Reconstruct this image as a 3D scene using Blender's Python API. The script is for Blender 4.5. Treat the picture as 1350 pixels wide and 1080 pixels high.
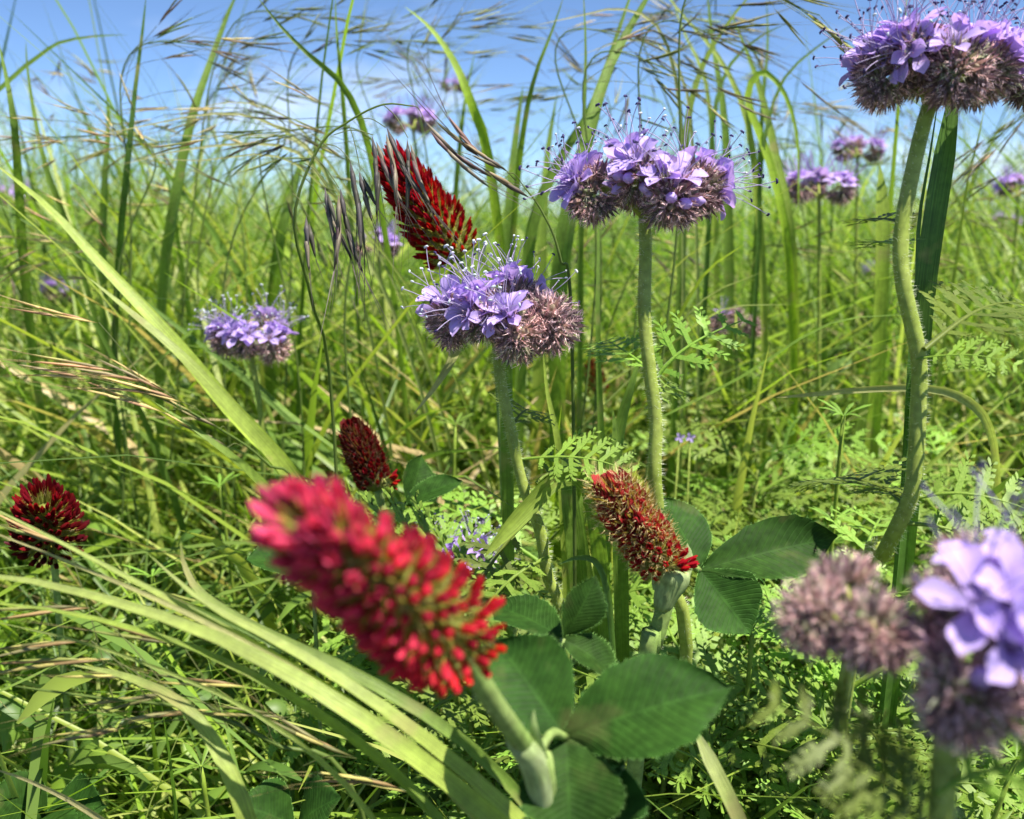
import bpy, math, random
import numpy as np
from mathutils import Vector, Matrix

# ------------------------------------------------------------------ reset
for o in list(bpy.data.objects):
    bpy.data.objects.remove(o)
scene = bpy.context.scene
C = scene.collection
rng = np.random.default_rng(11)
random.seed(5)
R = math.radians

# ------------------------------------------------------------------ camera
FPX = 1297.0                       # focal length in photo pixels (1350 wide)
PITCH = R(11.1)
CAMZ = 0.38
cam_d = bpy.data.cameras.new('camera')
cam = bpy.data.objects.new('camera', cam_d)
C.objects.link(cam)
cam.location = (0, 0, CAMZ)
cam.rotation_euler = (math.pi / 2 - PITCH, 0, 0)
cam_d.sensor_width = 36
cam_d.lens = 36 * FPX / 1350
cam_d.clip_start = 0.005
cam_d.clip_end = 8000
cam_d.dof.use_dof = True
cam_d.dof.focus_distance = 0.385
cam_d.dof.aperture_fstop = 13.0
scene.camera = cam

# ------------------------------------------------------------------ sky and sun
TOSUN = Vector((0.40, -0.28, 1.0)).normalized()
SUN_EL = math.asin(TOSUN.z)
world = bpy.data.worlds.new('World')
scene.world = world
world.use_nodes = True
wn = world.node_tree
wn.nodes.clear()
wo = wn.nodes.new('ShaderNodeOutputWorld')
bg = wn.nodes.new('ShaderNodeBackground')
CLOUD_SHIFT = (11.9, 6.3, 16.1)
bg.inputs['Strength'].default_value = 0.085
sky = wn.nodes.new('ShaderNodeTexSky')
sky.sky_type = 'NISHITA'
sky.sun_disc = False
sky.sun_elevation = SUN_EL
sky.sun_rotation = math.atan2(TOSUN.x, TOSUN.y)
sky.altitude = 2500
sky.air_density = 0.8
sky.dust_density = 0.0
sky.ozone_density = 6.0
tcw = wn.nodes.new('ShaderNodeTexCoord')
sep = wn.nodes.new('ShaderNodeSeparateXYZ')
wn.links.new(tcw.outputs['Generated'], sep.inputs[0])
zz = wn.nodes.new('ShaderNodeMath'); zz.operation = 'MULTIPLY'; zz.inputs[1].default_value = 2.6
wn.links.new(sep.outputs['Z'], zz.inputs[0])
comb = wn.nodes.new('ShaderNodeCombineXYZ')
wn.links.new(sep.outputs['X'], comb.inputs[0]); wn.links.new(sep.outputs['Y'], comb.inputs[1]); wn.links.new(zz.outputs[0], comb.inputs[2])
cn = wn.nodes.new('ShaderNodeTexNoise'); cn.inputs['Scale'].default_value = 3.4; cn.inputs['Detail'].default_value = 7; cn.inputs['Roughness'].default_value = 0.55
cof = wn.nodes.new('ShaderNodeVectorMath'); cof.operation = 'ADD'; cof.inputs[1].default_value = CLOUD_SHIFT
wn.links.new(comb.outputs[0], cof.inputs[0])
wn.links.new(cof.outputs[0], cn.inputs['Vector'])
cr = wn.nodes.new('ShaderNodeValToRGB')
cr.color_ramp.elements[0].position = 0.52; cr.color_ramp.elements[0].color = (0, 0, 0, 1)
cr.color_ramp.elements[1].position = 0.74; cr.color_ramp.elements[1].color = (1, 1, 1, 1)
wn.links.new(cn.outputs['Fac'], cr.inputs[0])
cmx = wn.nodes.new('ShaderNodeMix'); cmx.data_type = 'RGBA'
lo = wn.nodes.new('ShaderNodeMapRange'); lo.inputs[1].default_value = 0.04; lo.inputs[2].default_value = 0.20; lo.inputs[3].default_value = 1.0; lo.inputs[4].default_value = 0.12
wn.links.new(sep.outputs['Z'], lo.inputs[0])
cml = wn.nodes.new('ShaderNodeMath'); cml.operation = 'MULTIPLY'
wn.links.new(cr.outputs[0], cml.inputs[0]); wn.links.new(lo.outputs[0], cml.inputs[1])
wn.links.new(cml.outputs[0], cmx.inputs['Factor'])
wn.links.new(sky.outputs[0], cmx.inputs['A'])
cmx.inputs['B'].default_value = (8.0, 8.3, 8.8, 1)
wn.links.new(cmx.outputs['Result'], bg.inputs['Color'])
wn.links.new(bg.outputs[0], wo.inputs['Surface'])

sun_d = bpy.data.lights.new('sun', 'SUN')
sun_d.energy = 5.0
sun_d.angle = R(0.53)
sun_d.color = (1.0, 0.94, 0.83)
sun = bpy.data.objects.new('sun', sun_d)
C.objects.link(sun)
sun.rotation_euler = (-TOSUN).to_track_quat('-Z', 'Y').to_euler()
sun.location = (1, 0.3, 3)

scene.view_settings.view_transform = 'Standard'
scene.view_settings.look = 'None'
scene.view_settings.gamma = 1
scene.view_settings.use_curve_mapping = False
scene.view_settings.exposure = 1.1
scene.cycles.max_bounces = 4
scene.cycles.diffuse_bounces = 3
scene.cycles.glossy_bounces = 1
scene.cycles.transmission_bounces = 3
scene.cycles.transparent_max_bounces = 4

# ------------------------------------------------------------------ projection helpers (photo pixel + depth -> place)
cp, sp = math.cos(PITCH), math.sin(PITCH)
CAM = np.array([0, 0, CAMZ])
FWD = np.array([0, cp, -sp]); UPV = np.array([0, sp, cp]); RGT = np.array([1.0, 0, 0])


def P(px, py, d):
    return CAM + d * FWD + RGT * ((px - 675) / FPX * d) + UPV * (-(py - 540) / FPX * d)


def proj(p):
    q = p - CAM
    d = q @ FWD
    return 675 + FPX * (q @ RGT) / d, 540 - FPX * (q @ UPV) / d, d


def nrm(v):
    v = np.asarray(v, float)
    return v / (np.linalg.norm(v) + 1e-12)


def crom(pts, n):
    pts = [np.asarray(p, float) for p in pts]
    if len(pts) == 2:
        return [pts[0] + (pts[1] - pts[0]) * t for t in np.linspace(0, 1, n)]
    ext = [2 * pts[0] - pts[1]] + pts + [2 * pts[-1] - pts[-2]]
    m = len(pts) - 1
    out = []
    for t in np.linspace(0, m, n):
        i = min(int(t), m - 1); u = t - i
        a, b, c, d = ext[i], ext[i + 1], ext[i + 2], ext[i + 3]
        out.append(0.5 * ((2 * b) + (-a + c) * u + (2 * a - 5 * b + 4 * c - d) * u * u + (-a + 3 * b - 3 * c + d) * u ** 3))
    return out


# ------------------------------------------------------------------ materials
def new_mat(name):
    m = bpy.data.materials.new(name)
    m.use_nodes = True
    nt = m.node_tree
    nt.nodes.clear()
    return m, nt, nt.nodes, nt.links


def plant_mat(name, base, base2=None, trans=0.35, rough=0.5, spec=0.35, stripes=0.0, veins=0.0, blot=0.25, objvar=0.0, tcol=None, usecol=True, bump=0.0, objcol=False, fuzz=0.0, wear=0.0, plain=False):
    """colour = (base..base2 by noise) x attribute colour; diffuse/gloss + translucency"""
    m, nt, N, L = new_mat(name)
    out = N.new('ShaderNodeOutputMaterial')
    pr = N.new('ShaderNodeBsdfPrincipled')
    pr.inputs['Roughness'].default_value = rough
    pr.inputs['Specular IOR Level'].default_value = spec
    if fuzz:
        pr.inputs['Sheen Weight'].default_value = fuzz
        pr.inputs['Sheen Roughness'].default_value = 0.4
    tr = N.new('ShaderNodeBsdfTranslucent')
    mix = N.new('ShaderNodeMixShader'); mix.inputs[0].default_value = trans
    L.new(pr.outputs[0], mix.inputs[1]); L.new(tr.outputs[0], mix.inputs[2]); L.new(mix.outputs[0], out.inputs[0])
    tc = N.new('ShaderNodeTexCoord')
    no = N.new('ShaderNodeTexNoise'); no.inputs['Scale'].default_value = 90; no.inputs['Detail'].default_value = 1
    L.new(tc.outputs['Object'], no.inputs['Vector'])
    mx = N.new('ShaderNodeMix'); mx.data_type = 'RGBA'
    mx.inputs['A'].default_value = (*base, 1); mx.inputs['B'].default_value = (*(base2 or base), 1)
    if plain:
        mx.inputs['Factor'].default_value = 0.5
    else:
        rp = N.new('ShaderNodeMapRange'); rp.inputs[1].default_value = 0.35; rp.inputs[2].default_value = 0.65
        L.new(no.outputs['Fac'], rp.inputs[0]); L.new(rp.outputs[0], mx.inputs['Factor'])
    col = mx.outputs['Result']

    def mul(c, f, kind='MULTIPLY'):
        q = N.new('ShaderNodeMix'); q.data_type = 'RGBA'; q.blend_type = kind; q.inputs['Factor'].default_value = 1
        L.new(c, q.inputs['A']); L.new(f, q.inputs['B'])
        return q.outputs['Result']
    if usecol:
        at = N.new('ShaderNodeAttribute'); at.attribute_name = 'Col'
        col = mul(col, at.outputs['Color'])
    if objcol:
        oi = N.new('ShaderNodeObjectInfo')
        col = mul(col, oi.outputs['Color'])
    if objvar:
        oi = N.new('ShaderNodeObjectInfo')
        hs = N.new('ShaderNodeHueSaturation')
        mr = N.new('ShaderNodeMapRange'); mr.inputs[3].default_value = 1 - objvar; mr.inputs[4].default_value = 1 + objvar
        L.new(oi.outputs['Random'], mr.inputs[0]); L.new(mr.outputs[0], hs.inputs['Value'])
        mr2 = N.new('ShaderNodeMapRange'); mr2.inputs[3].default_value = 0.5 - 0.04 * objvar; mr2.inputs[4].default_value = 0.5 + 0.04 * objvar
        L.new(oi.outputs['Random'], mr2.inputs[0]); L.new(mr2.outputs[0], hs.inputs['Hue'])
        L.new(col, hs.inputs['Color']); col = hs.outputs[0]
    hgt = None
    if stripes or veins:
        bl = N.new('ShaderNodeAttribute'); bl.attribute_name = 'bl'
        sx = N.new('ShaderNodeSeparateXYZ'); L.new(bl.outputs['Vector'], sx.inputs[0])

        def mth(op, a, b=None):
            q = N.new('ShaderNodeMath'); q.operation = op
            for i, v in enumerate((a, b)):
                if v is None: continue
                if isinstance(v, (int, float)): q.inputs[i].default_value = v
                else: L.new(v, q.inputs[i])
            return q.outputs[0]
        if stripes:      # lengthwise ribs of a grass blade
            cv = N.new('ShaderNodeCombineXYZ')
            L.new(mth('MULTIPLY', sx.outputs[0], 9.0), cv.inputs[0]); L.new(mth('MULTIPLY', sx.outputs[1], 2.2), cv.inputs[1]); L.new(sx.outputs[2], cv.inputs[2])
            n2 = N.new('ShaderNodeTexNoise'); n2.inputs['Scale'].default_value = 1.6; n2.inputs['Detail'].default_value = 3
            L.new(cv.outputs[0], n2.inputs['Vector'])
            hgt = n2.outputs['Fac']
            amt = stripes
        else:            # side veins running from the midrib to the leaf edge
            au = mth('ABSOLUTE', sx.outputs[0])
            ph = mth('SUBTRACT', sx.outputs[1], mth('MULTIPLY', au, 0.22))
            sn = mth('SINE', mth('MULTIPLY', ph, 110.0))
            ribs = mth('POWER', mth('ADD', mth('MULTIPLY', sn, 0.5), 0.5), 10.0)
            midr = mth('LESS_THAN', au, 0.035)
            hgt = mth('MAXIMUM', ribs, midr)
            amt = veins
        mr3 = N.new('ShaderNodeMapRange'); L.new(hgt, mr3.inputs[0])
        if stripes:
            mr3.inputs[1].default_value = 0.3; mr3.inputs[2].default_value = 0.7
        mr3.inputs[3].default_value = 1 - amt; mr3.inputs[4].default_value = 1 + amt
        col = mul(col, mr3.outputs[0])
    if blot:
        n3 = N.new('ShaderNodeTexNoise'); n3.inputs['Scale'].default_value = 380; n3.inputs['Detail'].default_value = 1.5
        L.new(tc.outputs['Object'], n3.inputs['Vector'])
        mr4 = N.new('ShaderNodeMapRange'); mr4.inputs[1].default_value = 0.3; mr4.inputs[2].default_value = 0.7
        mr4.inputs[3].default_value = 1 - blot; mr4.inputs[4].default_value = 1 + blot
        L.new(n3.outputs['Fac'], mr4.inputs[0]); col = mul(col, mr4.outputs[0])
    if wear:   # dry straw flecks and scars
        n4 = N.new('ShaderNodeTexNoise'); n4.inputs['Scale'].default_value = 55; n4.inputs['Detail'].default_value = 3
        L.new(tc.outputs['Object'], n4.inputs['Vector'])
        mr5 = N.new('ShaderNodeMapRange'); mr5.inputs[1].default_value = 0.60; mr5.inputs[2].default_value = 0.72; mr5.inputs[4].default_value = wear
        L.new(n4.outputs['Fac'], mr5.inputs[0])
        q5 = N.new('ShaderNodeMix'); q5.data_type = 'RGBA'; L.new(mr5.outputs[0], q5.inputs['Factor'])
        L.new(col, q5.inputs['A']); q5.inputs['B'].default_value = (0.36, 0.30, 0.13, 1); col = q5.outputs['Result']
    L.new(col, pr.inputs['Base Color'])
    q = N.new('ShaderNodeMix'); q.data_type = 'RGBA'; q.blend_type = 'MULTIPLY'; q.inputs['Factor'].default_value = 1
    L.new(col, q.inputs['A']); q.inputs['B'].default_value = (*(tcol or (1.25, 1.35, 0.65)), 1)
    L.new(q.outputs['Result'], tr.inputs['Color'])
    if bump and hgt is not None:
        bp = N.new('ShaderNodeBump'); bp.inputs['Strength'].default_value = bump; bp.inputs['Distance'].default_value = 0.0006
        L.new(hgt, bp.inputs['Height']); L.new(bp.outputs[0], pr.inputs['Normal'])
    return m


M = {}
M['grass'] = plant_mat('grass_leaf', (0.9, 0.9, 0.9), (1.1, 1.1, 1.05), trans=0.42, rough=0.42, spec=0.4, stripes=0.3, bump=0.4, blot=0.12, wear=0.55)
M['stuff'] = plant_mat('meadow_leaf', (0.9, 0.9, 0.9), (1.1, 1.1, 1.0), trans=0.42, rough=0.45, spec=0.4, blot=0, plain=True)
M['stem'] = plant_mat('hairy_stem', (0.27, 0.35, 0.06), (0.33, 0.40, 0.09), trans=0.15, rough=0.55, spec=0.25, blot=0.2)
M['hair'] = plant_mat('pale_hair', (0.75, 0.78, 0.62), trans=0.4, rough=0.5, blot=0)
M['cstem'] = plant_mat('clover_stalk', (0.20, 0.30, 0.075), (0.26, 0.35, 0.11), trans=0.12, rough=0.6, spec=0.2)
M['clover'] = plant_mat('clover_leaf', (0.023, 0.064, 0.010), (0.034, 0.088, 0.013), trans=0.22, rough=0.6, spec=0.10, veins=0.13, bump=0.3, wear=0.15, blot=0.22, objvar=0.15)
M['fern'] = plant_mat('feathery_leaf', (0.17, 0.28, 0.035), (0.23, 0.34, 0.055), trans=0.38, rough=0.5, objvar=0.45, fuzz=0.1)
M['cleaver'] = plant_mat('cleaver_leaf', (0.14, 0.25, 0.03), (0.20, 0.32, 0.05), trans=0.35, rough=0.5, objvar=0.25)
M['petal'] = plant_mat('lilac_petal', (0.53, 0.40, 0.80), (0.64, 0.51, 0.86), trans=0.4, rough=0.55, spec=0.2, tcol=(1.1, 0.92, 1.05), stripes=0.13, blot=0.06, objvar=0.12)
M['tube'] = plant_mat('pale_tube', (0.55, 0.45, 0.72), trans=0.3, tcol=(1, 1, 1), blot=0.1)
M['stamen'] = plant_mat('stamen', (0.45, 0.38, 0.60), trans=0.2, tcol=(1, 1, 1), blot=0)
M['bud'] = plant_mat('bud_sepal', (1, 1, 1), (0.8, 0.78, 0.8), trans=0.3, rough=0.55, tcol=(1.2, 1, 1), blot=0.15, objcol=True, fuzz=0.2)
M['floret'] = plant_mat('crimson_floret', (1, 1, 1), (0.85, 0.8, 0.8), trans=0.48, rough=0.5, spec=0.25, tcol=(1.15, 0.8, 0.8), blot=0.1, objcol=True, objvar=0.15)
M['calyx'] = plant_mat('hairy_calyx', (0.34, 0.37, 0.07), (0.42, 0.44, 0.13), trans=0.35, rough=0.6, objvar=0.15)
M['calyxd'] = plant_mat('dark_calyx', (0.13, 0.075, 0.035), (0.17, 0.12, 0.05), trans=0.35, rough=0.6, objvar=0.15)
M['stipule'] = plant_mat('striped_stipule', (0.30, 0.40, 0.15), (0.38, 0.46, 0.22), trans=0.25, rough=0.6, stripes=0.35, blot=0.1)
M['spike'] = plant_mat('brome_spikelet', (1, 1, 1), (0.85, 0.85, 0.8), trans=0.3, rough=0.5, tcol=(1.1, 1.1, 0.8), objcol=True, stripes=0.35, blot=0.15)


def ground_mat():
    m, nt, N, L = new_mat('meadow_soil')
    out = N.new('ShaderNodeOutputMaterial'); pr = N.new('ShaderNodeBsdfPrincipled'); L.new(pr.outputs[0], out.inputs[0])
    pr.inputs['Roughness'].default_value = 0.95
    tc = N.new('ShaderNodeTexCoord')
    n = N.new('ShaderNodeTexNoise'); n.inputs['Scale'].default_value = 14; n.inputs['Detail'].default_value = 9; n.inputs['Roughness'].default_value = 0.7
    L.new(tc.outputs['Object'], n.inputs['Vector'])
    r = N.new('ShaderNodeValToRGB'); L.new(n.outputs['Fac'], r.inputs[0])
    e = r.color_ramp.elements
    e[0].position = 0.3; e[0].color = (0.028, 0.030, 0.012, 1)
    e[1].position = 0.62; e[1].color = (0.075, 0.062, 0.034, 1)
    x = e.new(0.47); x.color = (0.045, 0.065, 0.018, 1)
    # the field further off is a closed green sward
    ln = N.new('ShaderNodeVectorMath'); ln.operation = 'LENGTH'; L.new(tc.outputs['Object'], ln.inputs[0])
    mr = N.new('ShaderNodeMapRange'); mr.inputs[1].default_value = 6; mr.inputs[2].default_value = 40
    L.new(ln.outputs['Value'], mr.inputs[0])
    n2 = N.new('ShaderNodeTexNoise'); n2.inputs['Scale'].default_value = 0.35; n2.inputs['Detail'].default_value = 8
    L.new(tc.outputs['Object'], n2.inputs['Vector'])
    r2 = N.new('ShaderNodeValToRGB'); L.new(n2.outputs['Fac'], r2.inputs[0])
    r2.color_ramp.elements[0].position = 0.3; r2.color_ramp.elements[0].color = (0.10, 0.15, 0.035, 1)
    r2.color_ramp.elements[1].position = 0.7; r2.color_ramp.elements[1].color = (0.19, 0.22, 0.07, 1)
    mx = N.new('ShaderNodeMix'); mx.data_type = 'RGBA'
    L.new(mr.outputs[0], mx.inputs['Factor']); L.new(r.outputs[0], mx.inputs['A']); L.new(r2.outputs[0], mx.inputs['B'])
    L.new(mx.outputs['Result'], pr.inputs['Base Color'])
    b = N.new('ShaderNodeBump'); b.inputs['Distance'].default_value = 0.01; L.new(n.outputs['Fac'], b.inputs['Height']); L.new(b.outputs[0], pr.inputs['Normal'])
    return m


# ------------------------------------------------------------------ mesh builder
class MB:
    def __init__(s):
        s.v = []; s.f = []; s.c = []; s.b = []; s.m = []; s.n = 0

    def add(s, v, f, c=(1, 1, 1), b=None, mi=0):
        v = np.asarray(v, float).reshape(-1, 3)
        k = len(v)
        s.v.append(v)
        c = np.asarray(c, float)
        s.c.append(np.broadcast_to(c, (k, 3)) if c.ndim == 1 else c)
        s.b.append(np.zeros((k, 3)) if b is None else np.asarray(b, float))
        s.f += [tuple(i + s.n for i in q) for q in f]
        s.m += [mi] * len(f)
        s.n += k

    def tube(s, pts, rad, sides=6, c=(1, 1, 1), mi=0, cap=True):
        pts = [np.asarray(p, float) for p in pts]
        n = len(pts)
        if np.isscalar(rad): rad = [rad] * n
        t0 = nrm(pts[1] - pts[0])
        a = nrm(np.cross(t0, [0, 1, 0.3])) if abs(t0[1]) < 0.9 else nrm(np.cross(t0, [1, 0, 0]))
        vs = []; bs = []
        for i in range(n):
            t = nrm(pts[min(i + 1, n - 1)] - pts[max(i - 1, 0)])
            a = nrm(a - t * np.dot(a, t)); b = np.cross(t, a)
            for k in range(sides):
                w = 2 * math.pi * k / sides
                vs.append(pts[i] + rad[i] * (a * math.cos(w) + b * math.sin(w)))
                bs.append((k / sides, i / (n - 1), 0))
        fs = [(i * sides + k, i * sides + (k + 1) % sides, (i + 1) * sides + (k + 1) % sides, (i + 1) * sides + k)
              for i in range(n - 1) for k in range(sides)]
        if cap:
            fs.append(tuple(range((n - 1) * sides, n * sides)))
            fs.append(tuple(reversed(range(sides))))
        s.add(vs, fs, c, bs, mi)

    def ribbon(s, pts, wid, side, fold=0.18, cols=None, mi=0, rnd=None):
        """grass blade: three vertices across, keeled; side = one vector or one for each point"""
        n = len(pts)
        pts = np.asarray(pts, float); wid = np.asarray(wid, float)
        tan = np.gradient(pts, axis=0)
        vs = []; bs = []
        rnd = random.random() * 50 if rnd is None else rnd
        for i in range(n):
            t = nrm(tan[i]); sd = np.asarray(side[i] if np.ndim(side) == 2 else side, float)
            sd = nrm(sd - t * np.dot(sd, t)); nn = np.cross(t, sd)
            h = wid[i] / 2
            vs += [pts[i] - sd * h + nn * fold * h, pts[i] - nn * fold * h, pts[i] + sd * h + nn * fold * h]
            bs += [(-1, i / (n - 1) * 3, rnd), (0, i / (n - 1) * 3, rnd), (1, i / (n - 1) * 3, rnd)]
        fs = []
        for i in range(n - 1):
            a = i * 3
            fs += [(a, a + 1, a + 4, a + 3), (a + 1, a + 2, a + 5, a + 4)]
        if cols is None: cols = (1, 1, 1)
        cols = np.asarray(cols, float)
        if cols.ndim == 2: cols = np.repeat(cols, 3, axis=0)
        s.add(vs, fs, cols, bs, mi)

    def mesh(s, name, mats, origin=(0, 0, 0), smooth=True):
        me = bpy.data.meshes.new(name)
        v = np.concatenate(s.v) - np.asarray(origin, float)
        me.from_pydata([], [], [])
        fl = np.fromiter((i for q in s.f for i in q), dtype=np.int32)
        ln = np.fromiter((len(q) for q in s.f), dtype=np.int32)
        return finish_mesh(me, v, fl, ln, np.concatenate(s.c), np.concatenate(s.b), np.array(s.m, np.int32), mats, smooth)


def finish_mesh(me, v, fl, ln, c, b, mi, mats, smooth=True):
    me.vertices.add(len(v)); me.vertices.foreach_set('co', np.ascontiguousarray(v, dtype=np.float32).ravel())
    me.loops.add(len(fl)); me.loops.foreach_set('vertex_index', fl.astype(np.int32))
    me.polygons.add(len(ln))
    st = np.concatenate([[0], np.cumsum(ln)[:-1]]).astype(np.int32)
    me.polygons.foreach_set('loop_start', st)
    me.polygons.foreach_set('loop_total', ln.astype(np.int32))
    if mi is not None: me.polygons.foreach_set('material_index', mi)
    me.polygons.foreach_set('use_smooth', np.full(len(ln), smooth))
    a = me.attributes.new('Col', 'FLOAT_COLOR', 'POINT')
    cc = np.ones((len(v), 4), np.float32); cc[:, :3] = c
    a.data.foreach_set('color', cc.ravel())
    a = me.attributes.new('bl', 'FLOAT_VECTOR', 'POINT')
    a.data.foreach_set('vector', np.ascontiguousarray(b, dtype=np.float32).ravel())
    for m in (mats if isinstance(mats, (list, tuple)) else [mats]):
        me.materials.append(m)
    me.update(calc_edges=True)
    return me


def link(name, data, parent=None, mat=None, color=None):
    o = bpy.data.objects.new(name, data)
    C.objects.link(o)
    if parent is not None: o.parent = parent
    if mat is not None: o.matrix_basis = mat
    if color is not None: o.color = (*color, 1)
    return o


def tag(o, label=None, cat=None, group=None, kind=None):
    if label: o['label'] = label
    if cat: o['category'] = cat
    if group: o['group'] = group
    if kind: o['kind'] = kind
    return o


def thing(name, loc, label, cat, group=None):
    o = link(name, None)
    o.empty_display_size = 0.02
    o.location = [float(x) for x in loc]
    return tag(o, label, cat, group)


def part(name, mb, mats, parent, porigin, label=None, kind=None):
    """mesh built in world space, stored relative to its parent's origin"""
    o = link(name, mb.mesh(name, mats, porigin), parent)
    if label: o['label'] = label
    if kind: o['kind'] = kind
    return o


def frame(loc, y, zh, sc=1.0, rel=(0, 0, 0)):
    """matrix with local +Y along y and +Z near zh"""
    y = nrm(y); zh = np.asarray(zh, float)
    if abs(np.dot(nrm(zh), y)) > 0.98: zh = zh + np.array([0.3, 0.2, -0.25])
    x = nrm(np.cross(y, zh)); z = np.cross(x, y)
    l = np.asarray(loc, float) - np.asarray(rel, float)
    s = sc if not np.isscalar(sc) else (sc, sc, sc)
    return Matrix(((x[0] * s[0], y[0] * s[1], z[0] * s[2], l[0]), (x[1] * s[0], y[1] * s[1], z[1] * s[2], l[1]),
                   (x[2] * s[0], y[2] * s[1], z[2] * s[2], l[2]), (0, 0, 0, 1)))


def jit(s=1.0):
    return np.array([random.gauss(0, s), random.gauss(0, s), random.gauss(0, s)])


def ground_pt(p, dx=0.0, dy=0.0):
    return np.array([p[0] + dx, p[1] + dy, -0.004])


# ------------------------------------------------------------------ the ground
gm = MB()
rings = [0, 0.3, 0.6, 1, 1.5, 2.2, 3.2, 5, 8, 14, 30, 70, 200, 700, 2500]
SEG = 72
gv = [(0, 0, 0)]
for r in rings[1:]:
    for k in range(SEG):
        a = 2 * math.pi * k / SEG
        x, y = r * math.cos(a), r * math.sin(a) + 0.6
        z = 0.008 * math.sin(x * 7 + 1) * math.cos(y * 6) if r < 40 else 0.3 * math.sin(a * 3) * min(1, r / 700)
        gv.append((x, y, z - 0.006))
gf = [(0, 1 + k, 1 + (k + 1) % SEG) for k in range(SEG)]
for i in range(len(rings) - 2):
    o0 = 1 + i * SEG; o1 = o0 + SEG
    gf += [(o0 + k, o1 + k, o1 + (k + 1) % SEG, o0 + (k + 1) % SEG) for k in range(SEG)]
gm.add(gv, gf)
g = link('ground', gm.mesh('ground', ground_mat()))
g['kind'] = 'structure'

# ------------------------------------------------------------------ places that must stay clear in front of the flowers
HERO = [  # px, py, radius px, depth
    (840, 225, 150, .36), (665, 400, 125, .37), (1220, 85, 140, .33), (320, 425, 90, .60), (590, 715, 60, .50),
    (550, 145, 40, .95), (1090, 225, 75, .80), (970, 425, 40, .75), (560, 272, 95, .50), (485, 608, 55, .50),
    (62, 672, 80, .45), (845, 695, 90, .36), (960, 750, 160, .37), (360, 740, 55, .42), (560, 640, 60, .48),
    (860, 470, 45, .37), (1210, 400, 50, .34), (690, 600, 50, .38), (500, 320, 30, .70), (785, 510, 30, .9), (80, 380, 28, 1.2),
    (1175, 650, 90, .34), (1310, 420, 60, .34)]
HEROA = np.array(HERO)


def clear(pts):
    """pts (n,k,3): True where no sample covers a hero flower from in front"""
    n, k, _ = pts.shape
    px, py, d = proj(pts.reshape(-1, 3))
    bad = np.zeros(n * k, bool)
    for hx, hy, hr, hd in HEROA:
        bad |= (d > 0.02) & (d < hd + 0.015) & ((px - hx) ** 2 + (py - hy) ** 2 < hr * hr)
    # nothing loose close to the lens
    bad |= (d > 0.0) & (d < 0.30) & (py < 1000) & (px > -60) & (px < 1410)
    bad |= (d > 0.0) & (d < 0.42) & (py < 640) & (px > -60) & (px < 1410)
    return ~bad.reshape(n, k).any(axis=1)


# ------------------------------------------------------------------ templates
def sepal_strip(mb, L, w, base, d, up, c0, c1, bend=0.15, mi=0):
    d = nrm(d); s = nrm(np.cross(d, up)); n = np.cross(s, d)
    pts = [base + d * L * t + n * L * bend * t * t for t in (0, 0.35, 0.7, 1.0)]
    ws = [w * 0.6, w, w * 0.75, 0.02 * w]
    vs = []; cs = []
    for p, q, t in zip(pts, ws, (0, .35, .7, 1)):
        vs += [p - s * q / 2, p + s * q / 2]
        cs += [np.array(c0) * (1 - t) + np.array(c1) * t] * 2
    mb.add(vs, [(0, 1, 3, 2), (2, 3, 5, 4), (4, 5, 7, 6)], np.array(cs), None, mi)


def hairs(mb, pts, nrms, L, w, c, mi=0):
    for p, n in zip(pts, nrms):
        n = nrm(n); s = nrm(np.cross(n, jit())) * w
        mb.add([p - s, p + s, p + n * L * random.uniform(.6, 1.2)], [(0, 1, 2)], c, None, mi)


def make_bud(seed, plump):
    """unit-length phacelia bud along +Y: five narrow hairy sepals round a small closed corolla"""
    random.seed(seed)
    mb = MB()
    mb.tube([(0, 0, 0), (0, .25, 0), (0, .5, 0), (0, .7, 0)], [.07, .17 * plump, .16 * plump, .03], 6, (1.0, 1.2, .8))
    for k in range(6):
        a = 2 * math.pi * k / 6 + random.uniform(-.2, .2)
        rd = np.array([math.cos(a), 0, math.sin(a)])
        d = np.array([rd[0] * .34, 1, rd[2] * .34])
        sepal_strip(mb, random.uniform(.85, 1.1), .17, rd * .08, d, rd, (1.0, 1.35, .85), (.95, .78, .84), -.12)
        for h in range(8):
            t = random.uniform(.1, .95)
            hairs(mb, [rd * .08 + nrm(d) * t], [rd + np.array([0, .4, 0]) + jit(.3)], .30, .010, (4.2, 4.6, 4.2))
    return mb.mesh('bud', M['bud'])


def make_petal():
    """one lobe of the bell, along +Y from the throat; unit length"""
    mb = MB(); vs = []; bs = []; cs = []
    prof = [(0, .26), (.2, .36), (.45, .50), (.7, .60), (.88, .50), (1.0, .20)]
    for t, w in prof:
        for u in (-1, -.5, 0, .5, 1):
            z = .10 * math.sin(t * 2.2) + .09 * u * u - .24 * max(0, t - .6) ** 1.3
            vs.append((u * w / 2, t - (.06 * abs(u) if t > .8 else 0), z))
            bs.append((u * 1.3, t, 3.0))
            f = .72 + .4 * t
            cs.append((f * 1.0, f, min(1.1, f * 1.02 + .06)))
    fs = [(i * 5 + k, i * 5 + k + 1, i * 5 + k + 6, i * 5 + k + 5) for i in range(5) for k in range(4)]
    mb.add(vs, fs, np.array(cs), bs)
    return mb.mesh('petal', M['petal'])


def make_tube():
    mb = MB()
    mb.tube([(0, -.45, 0), (0, -.2, 0), (0, .05, 0)], [.12, .22, .26], 8, (1, 1, 1), 0, False)
    for k in range(5):
        a = 2 * math.pi * (k + .5) / 5
        rd = np.array([math.cos(a), 0, math.sin(a)])
        sepal_strip(mb, .75, .13, rd * .13 + np.array([0, -.45, 0]), np.array([rd[0] * .5, 1, rd[2] * .5]), rd, (.30, .22, .30), (.26, .14, .18), -.1)
    return mb.mesh('flower', M['tube'])


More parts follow.
